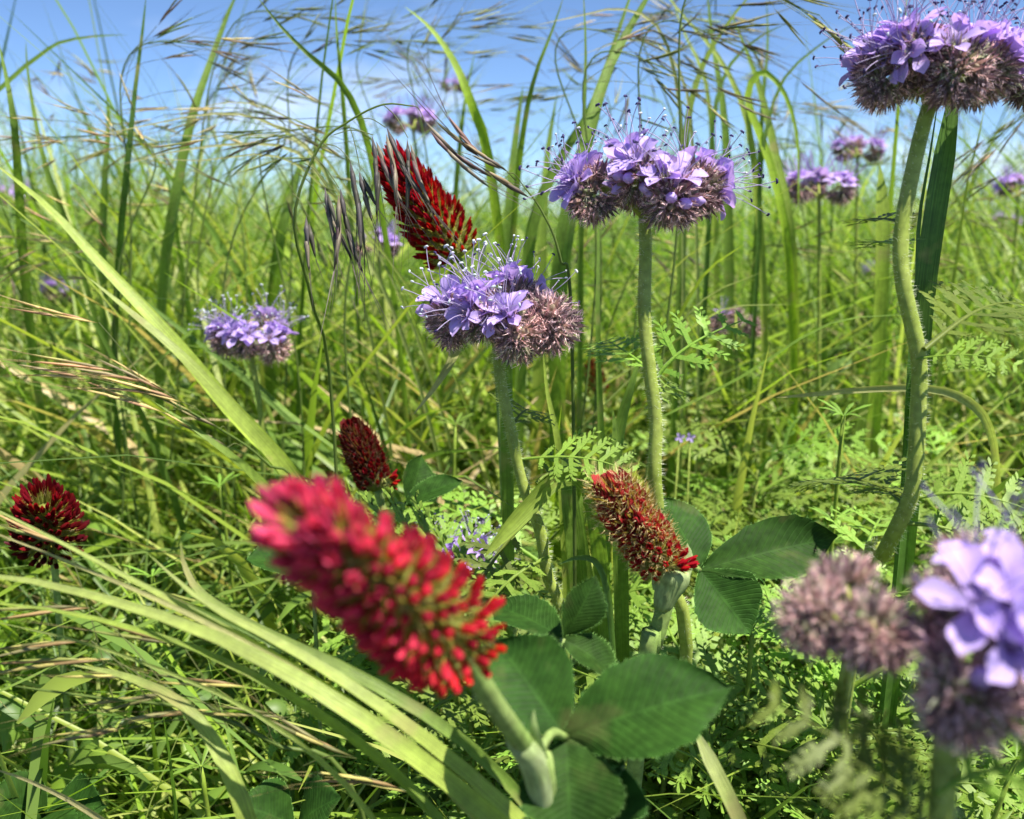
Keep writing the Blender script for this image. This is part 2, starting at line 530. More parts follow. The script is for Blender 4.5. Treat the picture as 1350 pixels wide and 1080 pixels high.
def make_stamen(white):
    mb = MB()
    pts = crom([(0, 0, 0), (.05, .8, -.08), (.0, 1.6, .10), (-.10, 2.2, .34)], 8)
    mb.tube(pts, [.018] * 8, 4, (1, 1, 1), 0, False)
    e = pts[-1]
    c = (1.5, 1.9, 1.35) if white else (.10, .08, .22)
    mb.tube([e + np.array(q) for q in ((-.11, .0, 0), (-.06, .05, 0), (.06, .05, 0), (.11, 0, 0))], [.014, .05, .05, .014], 5, c)
    return mb.mesh('stamen', M['stamen'])


BUDS = [make_bud(i, pl) for i, pl in ((1, .9), (2, 1.0), (3, 1.15))]
PETAL = make_petal(); TUBE = make_tube(); STAMEN = [make_stamen(False), make_stamen(True)]


def make_simple_flower():
    """whole small flower for heads too far off to show their petals singly"""
    mb = MB()
    for k in range(5):
        a = 2 * math.pi * k / 5
        rd = np.array([math.cos(a), 0, math.sin(a)]); s = np.array([-rd[2], 0, rd[0]])
        y = np.array([0, 1, 0])
        b = rd * .2
        q = [b - s * .15, b + s * .15, b + rd * .55 + s * .36 + y * .3, b + rd * .55 - s * .36 + y * .3, b + rd * .95 + y * .32]
        mb.add(q, [(0, 1, 2, 3), (3, 2, 4)], (1, 1, 1))
        e = rd * .5 + y * 1.9
        mb.add([rd * .1 - s * .03, rd * .1 + s * .03, e + s * .03, e - s * .03], [(0, 1, 2, 3)], (.6, .6, .7))
    return mb.mesh('flower', M['petal'])


SIMPLE = make_simple_flower()


def make_opening():
    mb = MB()
    pr = [(0, .1), (.25, .3), (.5, .38), (.75, .30), (.95, .08)]
    mb.tube([(0, t, 0) for t, r in pr], [r for t, r in pr], 8, (1, 1, 1.02))
    for k in range(5):
        a = 2 * math.pi * k / 5
        rd = np.array([math.cos(a), 0, math.sin(a)])
        sepal_strip(mb, .8, .14, rd * .3 - np.array([0, .05, 0]), np.array([rd[0] * .35, 1, rd[2] * .35]), rd, (.45, .25, .18), (.35, .16, .16), -.1)
    return mb.mesh('opening_bud', M['petal'])


OPENING = make_opening()


def fern_mesh(seed, pairs=9, lobes=4, droop=.25, width=.42, flat=False):
    """feathery leaf (unit length along +Y): rachis with toothed side leaflets"""
    random.seed(seed)
    mb = MB()

    def spine(t):
        return np.array([.05 * math.sin(t * 3 + seed), t * (1 - .12 * droop * t), droop * (t * .55 - t * t * 1.1)])
    pts = [spine(t) for t in np.linspace(0, 1, 9)]
    mb.tube(pts, list(np.linspace(.016, .004, 9)), 4, (1.15, 1.1, 1.0), 0, False)
    for i in range(pairs):
        t = .2 + .78 * i / (pairs - 1)
        L = width * (1 - .75 * ((t - .32) / .7) ** 2) if t > .32 else width * (.45 + .55 * (t - .2) / .12)
        L = max(L * .5 + .015, .04) * random.uniform(.85, 1.1)
        b = spine(t); fw = nrm(spine(min(1, t + .02)) - spine(t - .02))
        for sd in (-1, 1):
            out = nrm(np.array([sd, .0, .12 * random.uniform(-1, 2)]) + fw * random.uniform(.45, .75))
            nrmv = nrm(np.cross(out, fw)) * sd
            side = nrm(fw - out * np.dot(fw, out))
            shade = random.uniform(.85, 1.15); c = (shade, shade, shade * .95)
            mb.add([b - side * .019, b + out * L * .6 - side * .018 + nrmv * .02 * L, b + out * L - nrmv * .06 * L, b + out * L * .6 + side * .018 + nrmv * .02 * L, b + side * .019],
                   [(0, 1, 3, 4), (1, 2, 3)], c)
            nl = lobes + 1 if L > .10 else max(2, lobes)
            for j in range(nl):
                u = .25 + .62 * j / max(1, nl - 1)
                ll = L * .36 * (1.15 - u * .55)
                p = b + out * L * u
                for s2 in (-1, 1):
                    dd = nrm(out * 1.0 + side * s2 * .75 + nrmv * random.uniform(-.25, .25))
                    w = nrm(np.cross(dd, nrmv)) * ll * .20
                    mb.add([p - out * ll * .16, p + dd * ll * .7 - w * .9, p + dd * ll, p + dd * ll * .7 + w * .9, p + out * ll * .2], [(0, 1, 3, 4), (1, 2, 3)], c)
    return mb.mesh('leaf', M['fern']), mb


FERN = []; FERNMB = []
for i in range(5):
    me, mb_ = fern_mesh(20 + i, pairs=6 + i % 3, lobes=3, droop=.15 + .12 * i, width=.50 + .06 * (i % 3))
    FERN.append(me); FERNMB.append(mb_)


def make_floret(kind, seed):
    """unit floret along +Y: hairy calyx tube with five long teeth, folded crimson petals"""
    random.seed(seed)
    mb = MB()
    mb.tube([(0, 0, 0), (0, .18, 0), (0, .46, 0)], [.06, .10, .095], 6, (1, 1, 1), 1, False)
    tl = .34 if kind == 'open' else .46
    for k in range(5):
        a = 2 * math.pi * k / 5 + .3
        rd = np.array([math.cos(a), 0, math.sin(a)])
        sepal_strip(mb, tl, .055, rd * .11 + np.array([0, .36, 0]), np.array([rd[0] * .38, 1, rd[2] * .38]), rd, (1.0, .9, .8) if kind == 'open' else (.9, .62, .6), (1.2, .9, .6) if kind == 'open' else (1.1, .66, .62), -.08, 1)
    for h in range(12 if kind == 'open' else 34):
        a = random.uniform(0, 6.28); rd = np.array([math.cos(a), 0, math.sin(a)])
        y = random.uniform(.05, .85 if kind == 'bud' else .5)
        hairs(mb, [rd * .12 + np.array([0, y, 0])], [rd + np.array([0, 1.0, 0]) + jit(.25)], .26, .007, (2.0, 1.5, 3.2), 1)
    # thin folded petals: keel inside, two wings, standard above
    k1 = 1.0 if kind == 'open' else .80

    def flap(y0, y1, w, x, z0, z1, tilt, f):
        pts = []; y1 = y1 * k1
        for t in (0, .35, .7, .9, 1.0):
            pts.append((x * (1 + .5 * t), y0 + (y1 - y0) * t, z0 + (z1 - z0) * t ** 1.6))
        ws = np.array([.5, .95, 1.0, .7, .12]) * w
        mb.ribbon(pts, ws, (math.cos(tilt), 0, math.sin(tilt)), .55, np.array([(f * (.8 + .25 * t),) * 3 for t in (0, .35, .7, .9, 1.0)]), 0)
    wk = 1.0 if kind == 'open' else 1.25
    flap(.34, random.uniform(.98, 1.1), .20 * wk, 0, .05, .16, 0, 1.0)
    flap(.36, random.uniform(.86, .96), .14 * wk, .045, .0, .06, 1.2, .88)
    flap(.36, random.uniform(.86, .96), .14 * wk, -.045, .0, .06, -1.2, .88)
    flap(.36, random.uniform(.80, .9), .13 * wk, 0, -.05, -.03, 3.14, .8)
    return mb.mesh('floret', [M['floret'], M['calyxd' if kind == 'dark' else 'calyx']])


FLORET = [make_floret('open', 1), make_floret('open', 2), make_floret('open', 3)]
FLORETB = [make_floret('bud', 4), make_floret('bud', 5), make_floret('bud', 6)]
FLORETD = [make_floret('dark', 4), make_floret('dark', 5)]


def spikelet_mb(seed, lemmas=6, awn=.75, spread=1.0):
    """brome spikelet, unit length of body along +Y, wedge of overlapping awned scales"""
    random.seed(seed)
    mb = MB()
    for k in range(lemmas):
        s = -1 if k % 2 else 1
        y0 = .08 * k
        ang = s * (.05 + .035 * k) * spread
        d = nrm(np.array([math.sin(ang), math.cos(ang), random.uniform(-.06, .06)]))
        L = .62 if k > 1 else .5
        b = np.array([s * .012, y0, random.uniform(-.012, .012)])
        sd = nrm(np.cross(d, [0, 0, 1])); z = np.cross(sd, d)
        w = .055
        col = np.array(random.choice(((1, 1, 1), (1.9, 1.8, 1.3), (.75, .8, .6), (1.25, 1.5, .9), (1.5, 1.1, 1.1)))) * random.uniform(.8, 1.15)
        m = .03
        vs = [b, b + d * L * .4 - sd * w * .55, b + d * L * .4 + z * m, b + d * L * .4 + sd * w * .55, b + d * L * .85 - sd * w * .25, b + d * L * .85 + z * m * .6, b + d * L * .85 + sd * w * .25, b + d * L,
              b + d * L * .4 - z * m]
        bs = [(0, 0, k), (-1, .4, k), (0, .4, k), (1, .4, k), (-1, .8, k), (0, .8, k), (1, .8, k), (0, 1, k), (0, .4, k)]
        mb.add(vs, [(0, 2, 1), (0, 3, 2), (1, 2, 5, 4), (2, 3, 6, 5), (4, 5, 7), (5, 6, 7), (0, 1, 8), (0, 8, 3), (1, 4, 8), (3, 8, 6), (4, 7, 8), (6, 8, 7)], np.array([col * (.85 if j < 4 else 1.0) for j in range(9)]), bs)
        e = b + d * L
        ad = nrm(d + np.array([s * .06, 0, random.uniform(-.1, .1)]))
        A = awn * random.uniform(.8, 1.15)
        aw = .006
        mb.add([e - sd * aw, e + sd * aw, e + ad * A], [(0, 1, 2)], (1.1, 1.0, .9))
        mb.add([e - z * aw, e + z * aw, e + ad * A], [(0, 1, 2)], (1.1, 1.0, .9))
    return mb


SPMB = [spikelet_mb(40 + i, 3 + i % 5, .5 + .11 * i, .7 + .25 * (i % 3)) for i in range(7)]
for i, m_ in enumerate(SPMB):      # each kind nods a different way
    for v_ in m_.v:
        v_[:, 2] -= (.05 + .06 * (i % 4)) * v_[:, 1] ** 2
        v_[:, 0] += .05 * ((i * 3) % 5 - 2) * v_[:, 1] ** 2
SPIKE = [m.mesh('spikelet', M['spike']) for m in SPMB]

# ------------------------------------------------------------------ phacelia
SUND = np.array(TOSUN)
S_ = -FWD   # toward the viewer
DUSK = [(.19, .135, .17), (.25, .17, .20), (.24, .24, .17), (.34, .22, .24), (.45, .30, .31)]


def hairy_stem(root, ro, pts, rad, n, L=.0022, name='stem'):
    mb = MB()
    mb.tube(pts, rad, 10, (1, 1, 1))
    st = part(name, mb, M['stem'], root, ro)
    hb = MB()
    pa = np.asarray(pts); m = len(pa)
    for i in range(n):
        t = random.uniform(0, m - 1.001); k = int(t); p = pa[k] + (pa[k + 1] - pa[k]) * (t - k)
        tg = nrm(pa[k + 1] - pa[k]); r = rad[k] if not np.isscalar(rad) else rad
        a = jit(); a = nrm(a - tg * np.dot(a, tg))
        s = tg * .00006 + np.cross(tg, a) * .00005
        q = p + a * r * .95
        hb.add([q - s, q + s, q + nrm(a + jit(.2)) * L * random.uniform(.5, 1.1)], [(0, 1, 2)], (1, 1, 1))
    h = part('stem_hair', hb, M['hair'], root, ro, kind='stuff')
    return st


def add_flower(root, ro, pos, d, size, detail, white):
    d = nrm(d)
    if detail == 0:
        link('flower', SIMPLE, root, frame(pos, d, jit(), size, ro)); return
    f = link('flower', TUBE, root, frame(pos, d, jit(), size, ro))
    ph = random.uniform(0, 6.28)
    op = random.uniform(.72, 1.12)
    for k in range(5):
        a = ph + 2 * math.pi * k / 5 + random.uniform(-.08, .08)
        rd = np.array([math.cos(a), 0, math.sin(a)])
        o2 = op + random.uniform(-.12, .12)
        dirv = rd * o2 + np.array([0, 1, 0]) * (1.12 - o2 * .8)
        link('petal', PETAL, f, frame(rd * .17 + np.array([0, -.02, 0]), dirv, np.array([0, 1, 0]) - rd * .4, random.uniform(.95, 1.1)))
    for k in range(5):
        a = ph + 2 * math.pi * (k + .5) / 5
        rd = np.array([math.cos(a), 0, math.sin(a)])
        link('stamen', STAMEN[1 if random.random() < white else 0], f,
             frame(rd * .10, rd * random.uniform(.15, .5) + np.array([0, 1, 0]), rd + jit(.2), random.uniform(.75, 1.0)))


def phacelia(label, T, stem, srad, arms, scale=1.0, detail=1, group='lilac flower heads in the meadow', seed=0, leaves=(), nh=900, white=.3, flowers=1.0, pink=0.35, name='lacy_phacelia', hairlen=.0022, side=None, extra=()):
    """T: top of the stem; stem: points from T down to the ground; arms: (azimuth deg, reach, lift, coil radius, flower share)"""
    random.seed(seed)
    base = np.asarray(stem[-1])
    root = thing(name, base, label, 'flower', group)
    spts = crom(stem, 30)
    rads = list(np.linspace(srad * .85, srad, 30))
    if nh: hairy_stem(root, base, spts, rads, nh, hairlen)
    else:
        mb = MB(); mb.tube(spts, rads, 6); part('stem', mb, M['stem'], root, base)
    up = np.array([0, 0, 1.0])
    cm = MB()
    for arm in arms:
        az, reach, lift, rc, fs = arm[:5]
        Ta = T if len(arm) < 6 else np.asarray(arm[5])
        reach *= 1.12; lift *= .78; rc *= .70
        er = np.array([math.cos(R(az)), math.sin(R(az)), 0]); et = np.array([-er[1], er[0], 0])
        Cc = Ta + er * reach + up * lift
        rc = rc
        core = [Cc + (er * math.cos(R(a)) + up * math.sin(R(a))) * rc * .5 for a in range(-160, 111, 30)]
        core = core[::-1]
        cm.tube(crom([Ta, Ta + er * reach * .3 + up * lift * .7, core[0]] + core, 26), list(np.linspace(srad * .55, srad * .3, 26)), 6, (1.0, 1.0, .8))
        a = -165
        while a < 118:
            for lat in ((-1, 1, -2.2, 2.2) if detail else (-.7, .7, -2.2, 2.2)) + ((0,) if detail and random.random() < .6 else ()):
                th = R(a + random.uniform(-5, 5))
                nd = er * math.cos(th) + up * math.sin(th) + et * lat * random.uniform(.45, .75)
                nd = nrm(nd + jit(.07))
                p = Cc + nd * rc * (.62 if abs(lat) < 2 else .30)
                if abs(lat) > 2 and random.random() < .35: continue
                thr = 55 - 75 * fs
                if a > thr and abs(lat) < 2 and random.random() < (.29 if detail else .8) * flowers:
                    add_flower(root, base, p + nd * rc * .45 + up * .002 * scale, nrm(nd + up * .25), .0094 * scale * random.uniform(.85, 1.1), detail, white)
                elif a > thr - 28 and abs(lat) < 2 and random.random() < .13 * flowers:
                    link('opening_bud', OPENING, root, frame(p + nd * rc * .2, nd, jit(), (.0055 * scale, .0075 * scale, .0055 * scale), base))
                else:
                    sz = .0086 * scale * (.72 + .28 * min(1, (a + 165) / 170)) * random.uniform(.85, 1.12)
                    col = DUSK[int(random.random() ** (1.0 / (pink + .45)) * 4.99)]
                    link('bud', random.choice(BUDS), root, frame(p, nd, jit(), sz, base), col)
            a += 15 if detail else 26
    if side is not None:
        sm = MB(); sm.tube(crom(side, 12), .0010, 6, (.75, .5, .6)); part('side_stalk', sm, M['stem'], root, base)
    for p, d, sz in extra:
        add_flower(root, base, p, d, sz, detail, white)
    part('cyme', cm, M['stem'], root, base)
    for (p, d, z, L) in leaves:
        link('leaf', random.choice(FERN), root, frame(p, d, np.asarray(z) - FWD * .6, (L * 1.65, L * 1.2, L * 1.2), base))
    return root


def down(p, bend=(0, 0)):
    return ground_pt(p, *bend)


# tall central flower
T1 = P(850, 288, .36)
phacelia('upright lilac phacelia head on a straight hairy stem right of centre, in sharp focus', T1,
         [T1, P(851, 330, .36), P(850, 420, .36), P(858, 500, .362), P(865, 560, .364), P(864, 640, .366), P(880, 760, .38), P(905, 880, .40), down(P(915, 960, .42), (.0, .05))],
         .0027, [(178, .0165, .0105, .0105, .75), (-62, .0125, .0085, .0110, .7), (5, .0160, .0125, .0105, .85), (95, .014, .016, .0105, 1.0), (-120, .006, .0185, .0085, 1.0)], 1.0, 1, seed=3,
         leaves=[(P(862, 520, .364), P(930, 440, .36) - P(862, 520, .364), UPV - FWD * .5, .038), (P(856, 500, .364), P(800, 420, .40) - P(856, 500, .364), UPV - FWD, .034),
                 (P(865, 545, .364), P(900, 470, .39) - P(865, 545, .364), -FWD, .028)], nh=1500, white=.15)
# lower middle flower
T2 = P(655, 448, .37)
phacelia('lilac phacelia head with pinkish hairy buds, just below the crimson spike at upper centre', T2,
         [T2, P(660, 500, .37), P(672, 560, .372), P(690, 640, .376), P(712, 700, .38), P(722, 760, .385), P(745, 860, .40), down(P(765, 960, .42), (.01, .05))],
         .0024, [(170, .0140, .0085, .0105, .75), (-28, .0185, .0085, .0120, .10), (-60, .0130, .0045, .0105, .0), (60, .013, .0155, .010, .9), (-115, .009, .0115, .0085, .75)], .98, 1, seed=8,
         leaves=[(P(705, 690, .38), P(640, 760, .37) - P(705, 690, .38), UPV - FWD, .04), (P(690, 600, .376), P(800, 610, .36) - P(690, 600, .376), UPV - FWD * .3, .036),
                 (P(712, 640, .378), P(790, 590, .40) - P(700, 640, .378), UPV, .03), (P(715, 730, .38), P(650, 790, .36) - P(715, 730, .38), UPV, .04), (P(676, 575, .373), P(700, 510, .40) - P(676, 575, .373), -FWD, .03)], nh=1300, white=.75, pink=.9)
# tall right flower, cropped by the top edge
T3 = P(1226, 138, .33); T3b = P(1322, 124, .345)
phacelia('tallest lilac phacelia head at top right on a thick curved stem', T3,
         [T3, P(1216, 170, .33), P(1200, 240, .33), P(1188, 310, .33), P(1190, 370, .33), P(1203, 430, .332), P(1212, 480, .335), P(1210, 560, .338), P(1204, 640, .34), P(1190, 680, .345), P(1162, 735, .36), P(1138, 775, .385), down(P(1125, 830, .42), (0, .05))],
         .0029, [(172, .0130, .0115, .0115, .5), (-75, .0090, .0110, .0120, .25), (-10, .0140, .0130, .0105, .6), (80, .013, .017, .0105, 1.0), (-150, .007, .0190, .0085, 1.0), (180, .009, .0065, .0105, 0, T3b), (-60, .009, .005, .0105, 0, T3b), (20, .013, .008, .0105, .05, T3b)], 1.0, 1, seed=14, side=[T3, P(1250, 134, .334), P(1285, 122, .34), T3b],
         leaves=[(P(1208, 455, .333), P(1360, 380, .35) - P(1208, 455, .333), UPV, .050), (P(1210, 470, .334), P(1290, 470, .32) - P(1210, 470, .334), UPV - FWD * .4, .026),
                 (P(1196, 300, .33), P(1120, 270, .37) - P(1196, 300, .33), UPV - FWD * .6, .028), (P(1196, 330, .335), P(1130, 300, .38) - P(1196, 330, .335), UPV - FWD * .6, .028),
                 (P(1200, 660, .345), P(1060, 590, .41) - P(1200, 660, .345), UPV - FWD * .4, .05), (P(1195, 670, .342), P(1320, 655, .33) - P(1195, 670, .342), UPV - FWD * .4, .040),
                 (P(1190, 665, .342), P(1130, 600, .40) - P(1190, 665, .342), UPV - FWD * .8, .032), (P(1195, 690, .345), P(1290, 720, .34) - P(1195, 690, .345), UPV - FWD * .8, .036)], nh=1500, white=.1, pink=.2)
# blurred flower close to the lens, lower right
T4 = P(1256, 910, .178)
phacelia('large out-of-focus phacelia head at lower right, closest to the viewer', T4,
         [T4, P(1250, 960, .178), P(1240, 1080, .178), P(1225, 1300, .18), down(P(1215, 1500, .20), (0, .05))],
         .0026, [(-25, .0140, .0095, .0120, .85), (55, .0185, .0150, .0115, .0), (-95, .004, .0035, .0105, .0), (12, .0200, .0100, .0115, .7)], .92, 1, seed=22,
         leaves=[(P(1240, 1060, .175), P(1400, 980, .17) - P(1240, 1060, .175), UPV, .030), (P(1238, 1120, .178), P(1120, 985, .175) - P(1238, 1120, .178), UPV - FWD * .4, .032), (P(1236, 1140, .178), P(1180, 1010, .165) - P(1236, 1140, .178), UPV - FWD * .4, .024)], nh=600, flowers=.25, pink=.5, white=0, extra=[(P(1292, 800, .168), S_ * .8 + UPV * .7 - RGT * .35, .0098), (P(1345, 790, .166), S_ * .9 + UPV * .7 + RGT * .2, .0098), (P(1335, 850, .163), S_ + UPV * .35 + RGT * .1, .0092), (P(1300, 765, .178), UPV + S_ * .3 - RGT * .2, .0095), (P(1360, 745, .180), UPV + S_ * .2, .0095)])
T4b = P(1128, 850, .19)
phacelia('blurred round cluster of closed pinkish buds left of the nearest lilac head', T4b,
         [T4b, P(1114, 900, .19), P(1116, 980, .193), P(1124, 1100, .2), down(P(1130, 1350, .22), (0, .05))],
         .0007, [(165, .0060, .0055, .0078, 0), (0, .0120, .0075, .0075, 0), (-80, .004, .0055, .0075, 0), (90, .007, .009, .0075, 0)], .68, 1, seed=25, nh=200, flowers=0, pink=1.0)
# small middle-left flower
T5 = P(330, 462, .60)
phacelia('small pale lilac phacelia head among grass left of centre', T5,
         [T5, P(345, 560, .61), P(350, 700, .64), down(P(355, 800, .68))], .0021,
         [(175, .012, .008, .0098, .9), (-30, .016, .004, .0105, .12), (-100, .006, .008, .0105, .6), (70, .016, .012, .010, .3)], .95, 1, seed=31, nh=150, white=.8, pink=.8)
T6 = P(594, 752, .50)
phacelia('low lilac phacelia flowers peeping out behind the largest crimson spike', T6,
         [T6, P(600, 850, .52), down(P(605, 930, .54))], .002, [(180, .009, .004, .009, 1.0), (0, .008, .006, .009, 1.0), (-90, .006, .005, .009, .8)], .9, 1, seed=33, nh=0, white=.3)
far = [  # px,py,depth,label,arms scale
    (545, 172, .95, 'blurred lilac phacelia against the sky, top of a stem left of centre', 1.0, 35),
    (1080, 262, .78, 'lower of two hazy phacelia heads behind the tall right stem', 1.05, 36),
    (1130, 210, .92, 'higher hazy phacelia head left of the top right flower, against the sky', .9, 37),
    (970, 438, .76, 'dull closed phacelia head in mid grass right of the central stem', .8, 38),
    (498, 335, .80, 'faint lilac phacelia behind drooping grass spikelets left of the upper crimson spike', .8, 39),
    (82, 392, 1.2, 'tiny lilac phacelia deep in grass near the left edge', .9, 40),
    (18, 268, 1.35, 'distant lilac phacelia at the left edge under the skyline', 1.1, 41),
    (1342, 258, .95, 'distant phacelia at the right edge below the bud cluster', .8, 42),
    (1155, 365, 1.3, 'very small phacelia bloom in far grass beside the tall right stem', .7, 43),
    (415, 408, 1.3, 'dark little phacelia bloom in far grass right of the small pale head', .7, 44),
    (1322, 300, 1.5, 'far phacelia bloom at right under the horizon', .9, 45),
    (600, 120, 1.7, 'far phacelia bloom standing against the sky behind the central grasses', .9, 46),
]
for px, py, d, lab, sc, sd in far:
    t = P(px, py, d)
    fl = .1 if 'closed' in lab else .9
    phacelia(lab, t, [t, t + np.array([.01, .01, -.12]), down(t, (.03, .03))], .0018,
             [(180, .013 * sc, .008, .0105 * sc, .8 * fl), (-40, .014 * sc, .006, .0105 * sc, .5 * fl), (80, .012 * sc, .012, .010 * sc, .9 * fl)], sc, 0, seed=sd, nh=0, flowers=fl, pink=.4)


# ------------------------------------------------------------------ crimson clover
def leaflet(mb, b, t, w, side, cup=.12, arch=.10, seed=0, blunt=.62, edge=None, scar=None):
    """obovate clover leaflet grid from base b to tip t"""
    rs = random.Random(seed)
    b = np.asarray(b); t = np.asarray(t)
    ax = t - b; L = np.linalg.norm(ax); d = ax / L
    sd = nrm(np.asarray(side) - d * np.dot(side, d)); n = np.cross(sd, d)
    if n[2] < 0: n = -n
    vs = []; bs = []; cs = []
    NU, NV = 13, 19
    ph = rs.uniform(0, 6)
    for i in range(NV):
        v = i / (NV - 1)
        ww = w * max(.03, math.sin(math.pi * min(1, v ** 1.12)) ** .74)
        if i == 0: ww = w * .05
        for j in range(NU):
            u = -1 + 2 * j / (NU - 1)
            ed = 1 + (rs.uniform(-.05, .035) if abs(u) == 1 else 0)
            p = b + d * (L * (v - .035 * (abs(u) ** 2) * (v > .75))) + sd * (u * ww / 2 * ed)
            p = p + n * (L * (arch * math.sin(math.pi * v) + .05 * math.sin(v * 5 + ph) * u) + cup * abs(u) ** 1.1 * ww * .5 + .012 * L * math.sin(9 * v + 4 * u + ph) * abs(u))
            vs.append(p); bs.append((u, v, rs.random() * .01))
            f = 1.0 + (.25 if abs(u) == 1 else 0)
            if scar and ((u - scar[0] - .25 * math.sin(7 * v)) / scar[2]) ** 2 + ((v - scar[1]) / scar[3]) ** 2 < 1 + rs.uniform(-.4, .4):
                cs.append((9, 3.8, 9))
            else:
                cs.append((f, f, f))
    fs = [(i * NU + j, i * NU + j + 1, (i + 1) * NU + j + 1, (i + 1) * NU + j) for i in range(NV - 1) for j in range(NU - 1)]
    mb.add(vs, fs, np.array(cs), bs)
    if edge:   # short pale hairs standing on the margin
        for i in range(1, NV):
            for j in (0, NU - 1):
                p0 = np.asarray(vs[(i - 1) * NU + j]); p1 = np.asarray(vs[i * NU + j])
                for k in range(5):
                    q = p0 + (p1 - p0) * rs.random()
                    hd = nrm(sd * (1 if j else -1) + n * .4 + d * .3 + np.array([rs.gauss(0, .3), rs.gauss(0, .3), rs.gauss(0, .3)]))
                    s = d * .00005
                    mb.add([q - s, q + s, q + hd * edge * rs.uniform(.5, 1.1)], [(0, 1, 2)], (7, 5.2, 9))


def clover_leaf(root, ro, center, stalk_from, leaflets, seed=0, edge=.0012, sr=.0009, scars=None):
    """leaflets: (tip point, width, side vector)"""
    mb = MB()
    mid = (np.asarray(center) + np.asarray(stalk_from)) / 2 + np.array([0, 0, .004])
    mb.tube(crom([stalk_from, mid, center], 8), sr, 6)
    lf = part('leaf_stalk', mb, M['cstem'], root, ro)
    for k, (tp, w, sd) in enumerate(leaflets):
        m = MB()
        leaflet(m, center, tp, w, sd, cup=.30, arch=.06, seed=seed + k, edge=edge, scar=(scars or {}).get(k))
        o = link('leaflet', m.mesh('leaflet', M['clover'], ro), lf)
    return lf


def clover(label, B, Tp, rad, stem, srad, n=130, kind='open', seed=0, cols=((.52, .012, .022), (.62, .03, .085)), fl=.0105, lean=1.0, stip=None, group='crimson clover spikes', taper=.45):
    """B..Tp axis of the flower spike, rad outer radius at its widest"""
    random.seed(seed)
    base = np.asarray(stem[-1])
    root = thing('crimson_clover', base, label, 'flower', group)
    ax = Tp - B; L = np.linalg.norm(ax); d = nrm(ax)
    a = nrm(np.cross(d, FWD)); b = np.cross(d, a)
    mb = MB(); sp_ = crom(stem, 22)
    mb.tube(sp_, list(np.linspace(srad, srad * 1.1, 22)), 10)
    hb = []
    part('stem', mb, M['cstem'], root, base)
    hm = MB(); pa = np.asarray(sp_)
    for i in range(260):
        t = random.uniform(0, len(pa) - 1.001); k = int(t); p = pa[k] + (pa[k + 1] - pa[k]) * (t - k); tg = nrm(pa[k + 1] - pa[k])
        q = jit(); q = nrm(q - tg * np.dot(q, tg)); s = tg * .00005
        hm.add([p + q * srad - s, p + q * srad + s, p + q * (srad + .0011)], [(0, 1, 2)], (1, 1, 1))
    part('stem_hair', hm, M['hair'], root, base, kind='stuff')
    cm = MB()
    cr = [.30, .42, .42, .36, .28, .15]
    cm.tube([B + d * L * (t * .9) for t in np.linspace(0, 1, 6)], [rad * q for q in cr], 8, (.7, .75, .6))
    head = part('flower_head', cm, M['calyx'], root, base)
    ga = 2.399963
    for i in range(n):
        s = (i + .5) / n
        y = s ** .94
        prof = (1 - (1 - taper) * y ** 1.5) * (.86 + .14 * min(1, y / .15))
        w = i * ga
        rd = a * math.cos(w) + b * math.sin(w)
        out = R(76 - 58 * y ** .9) if kind == 'open' else R(62 - 46 * y ** .85)
        rc = rad * (.32 * (1 - y) + .16) * prof
        p = B + d * (L * y * .86 + .0008) + rd * rc
        dv = d * math.cos(out) + rd * math.sin(out) + jit(.07)
        reach = max(rad * prof - rc, .3 * rad) / max(.42, math.sin(out))
        ln = min(reach, fl * 1.15) * random.uniform(.9, 1.1)
        c = np.array(cols[0]) * (1 - y) + np.array(cols[1]) * y
        c = c * random.uniform(.72, 1.2)
        me = random.choice(FLORET if kind == 'open' else FLORETB)
        if kind == 'dark': me = random.choice(FLORETD)
        wd = ln * (1.0 - .45 * y) if kind == 'open' else ln * 1.05
        link('floret', me, head, frame(p, dv, d - dv * .3, (wd, ln, wd), base), c)
    if stip is not None:
        sm = MB()
        pts, rr = stip
        sm.tube(crom(pts, 9), rr, 14, (1, 1, 1))
        for q in range(2):      # pointed sheath lobes
            e = np.asarray(pts[0]); sdv = nrm(np.cross(d, FWD)) * (1 if q else -1)
            sm.ribbon(crom([np.asarray(pts[1]) + sdv * rr[2] * .7, e + sdv * rr[2] * .95 + UPV * .001, e + sdv * rr[2] * 1.0 + UPV * .006], 5), [rr[2] * .9, rr[2] * .9, rr[2] * .75, rr[2] * .45, .0001], -FWD * .5 + RGT, .3)
        part('stipule', sm, M['stipule'], root, base)
    return root, base


S_ = -FWD   # toward the viewer
# C1: largest, nearest, tip toward the lens
B1 = P(606, 848, .205); K1 = P(372, 668, .143)
c1, b1 = clover('largest crimson clover spike at lower centre, leaning left toward the viewer, tip out of focus', B1, K1, .0142,
                [B1, P(645, 918, .215), P(680, 968, .228), P(702, 1003, .236), P(722, 1100, .25), down(P(735, 1300, .28), (0, .05))], .0024, 265, 'open', 2,
                ((.82, .022, .032), (.96, .14, .32)), .0140,
                stip=([P(688, 980, .231), P(704, 1008, .236), P(714, 1055, .242), P(720, 1100, .247)], [.0026, .0031, .0034, .0034, .0033, .0031, .0029, .0027, .0026]), taper=.42)
cc = P(745, 972, .250)
clover_leaf(c1, b1, cc, P(706, 1002, .236), [
    (P(652, 842, .262), .0255, RGT + UPV * .75 + FWD * .35), (P(968, 905, .246), .0265, UPV + FWD * .6 + RGT * .2), (P(752, 1120, .238), .0255, RGT + UPV * .2 + FWD * .2)], 50, sr=.0012)
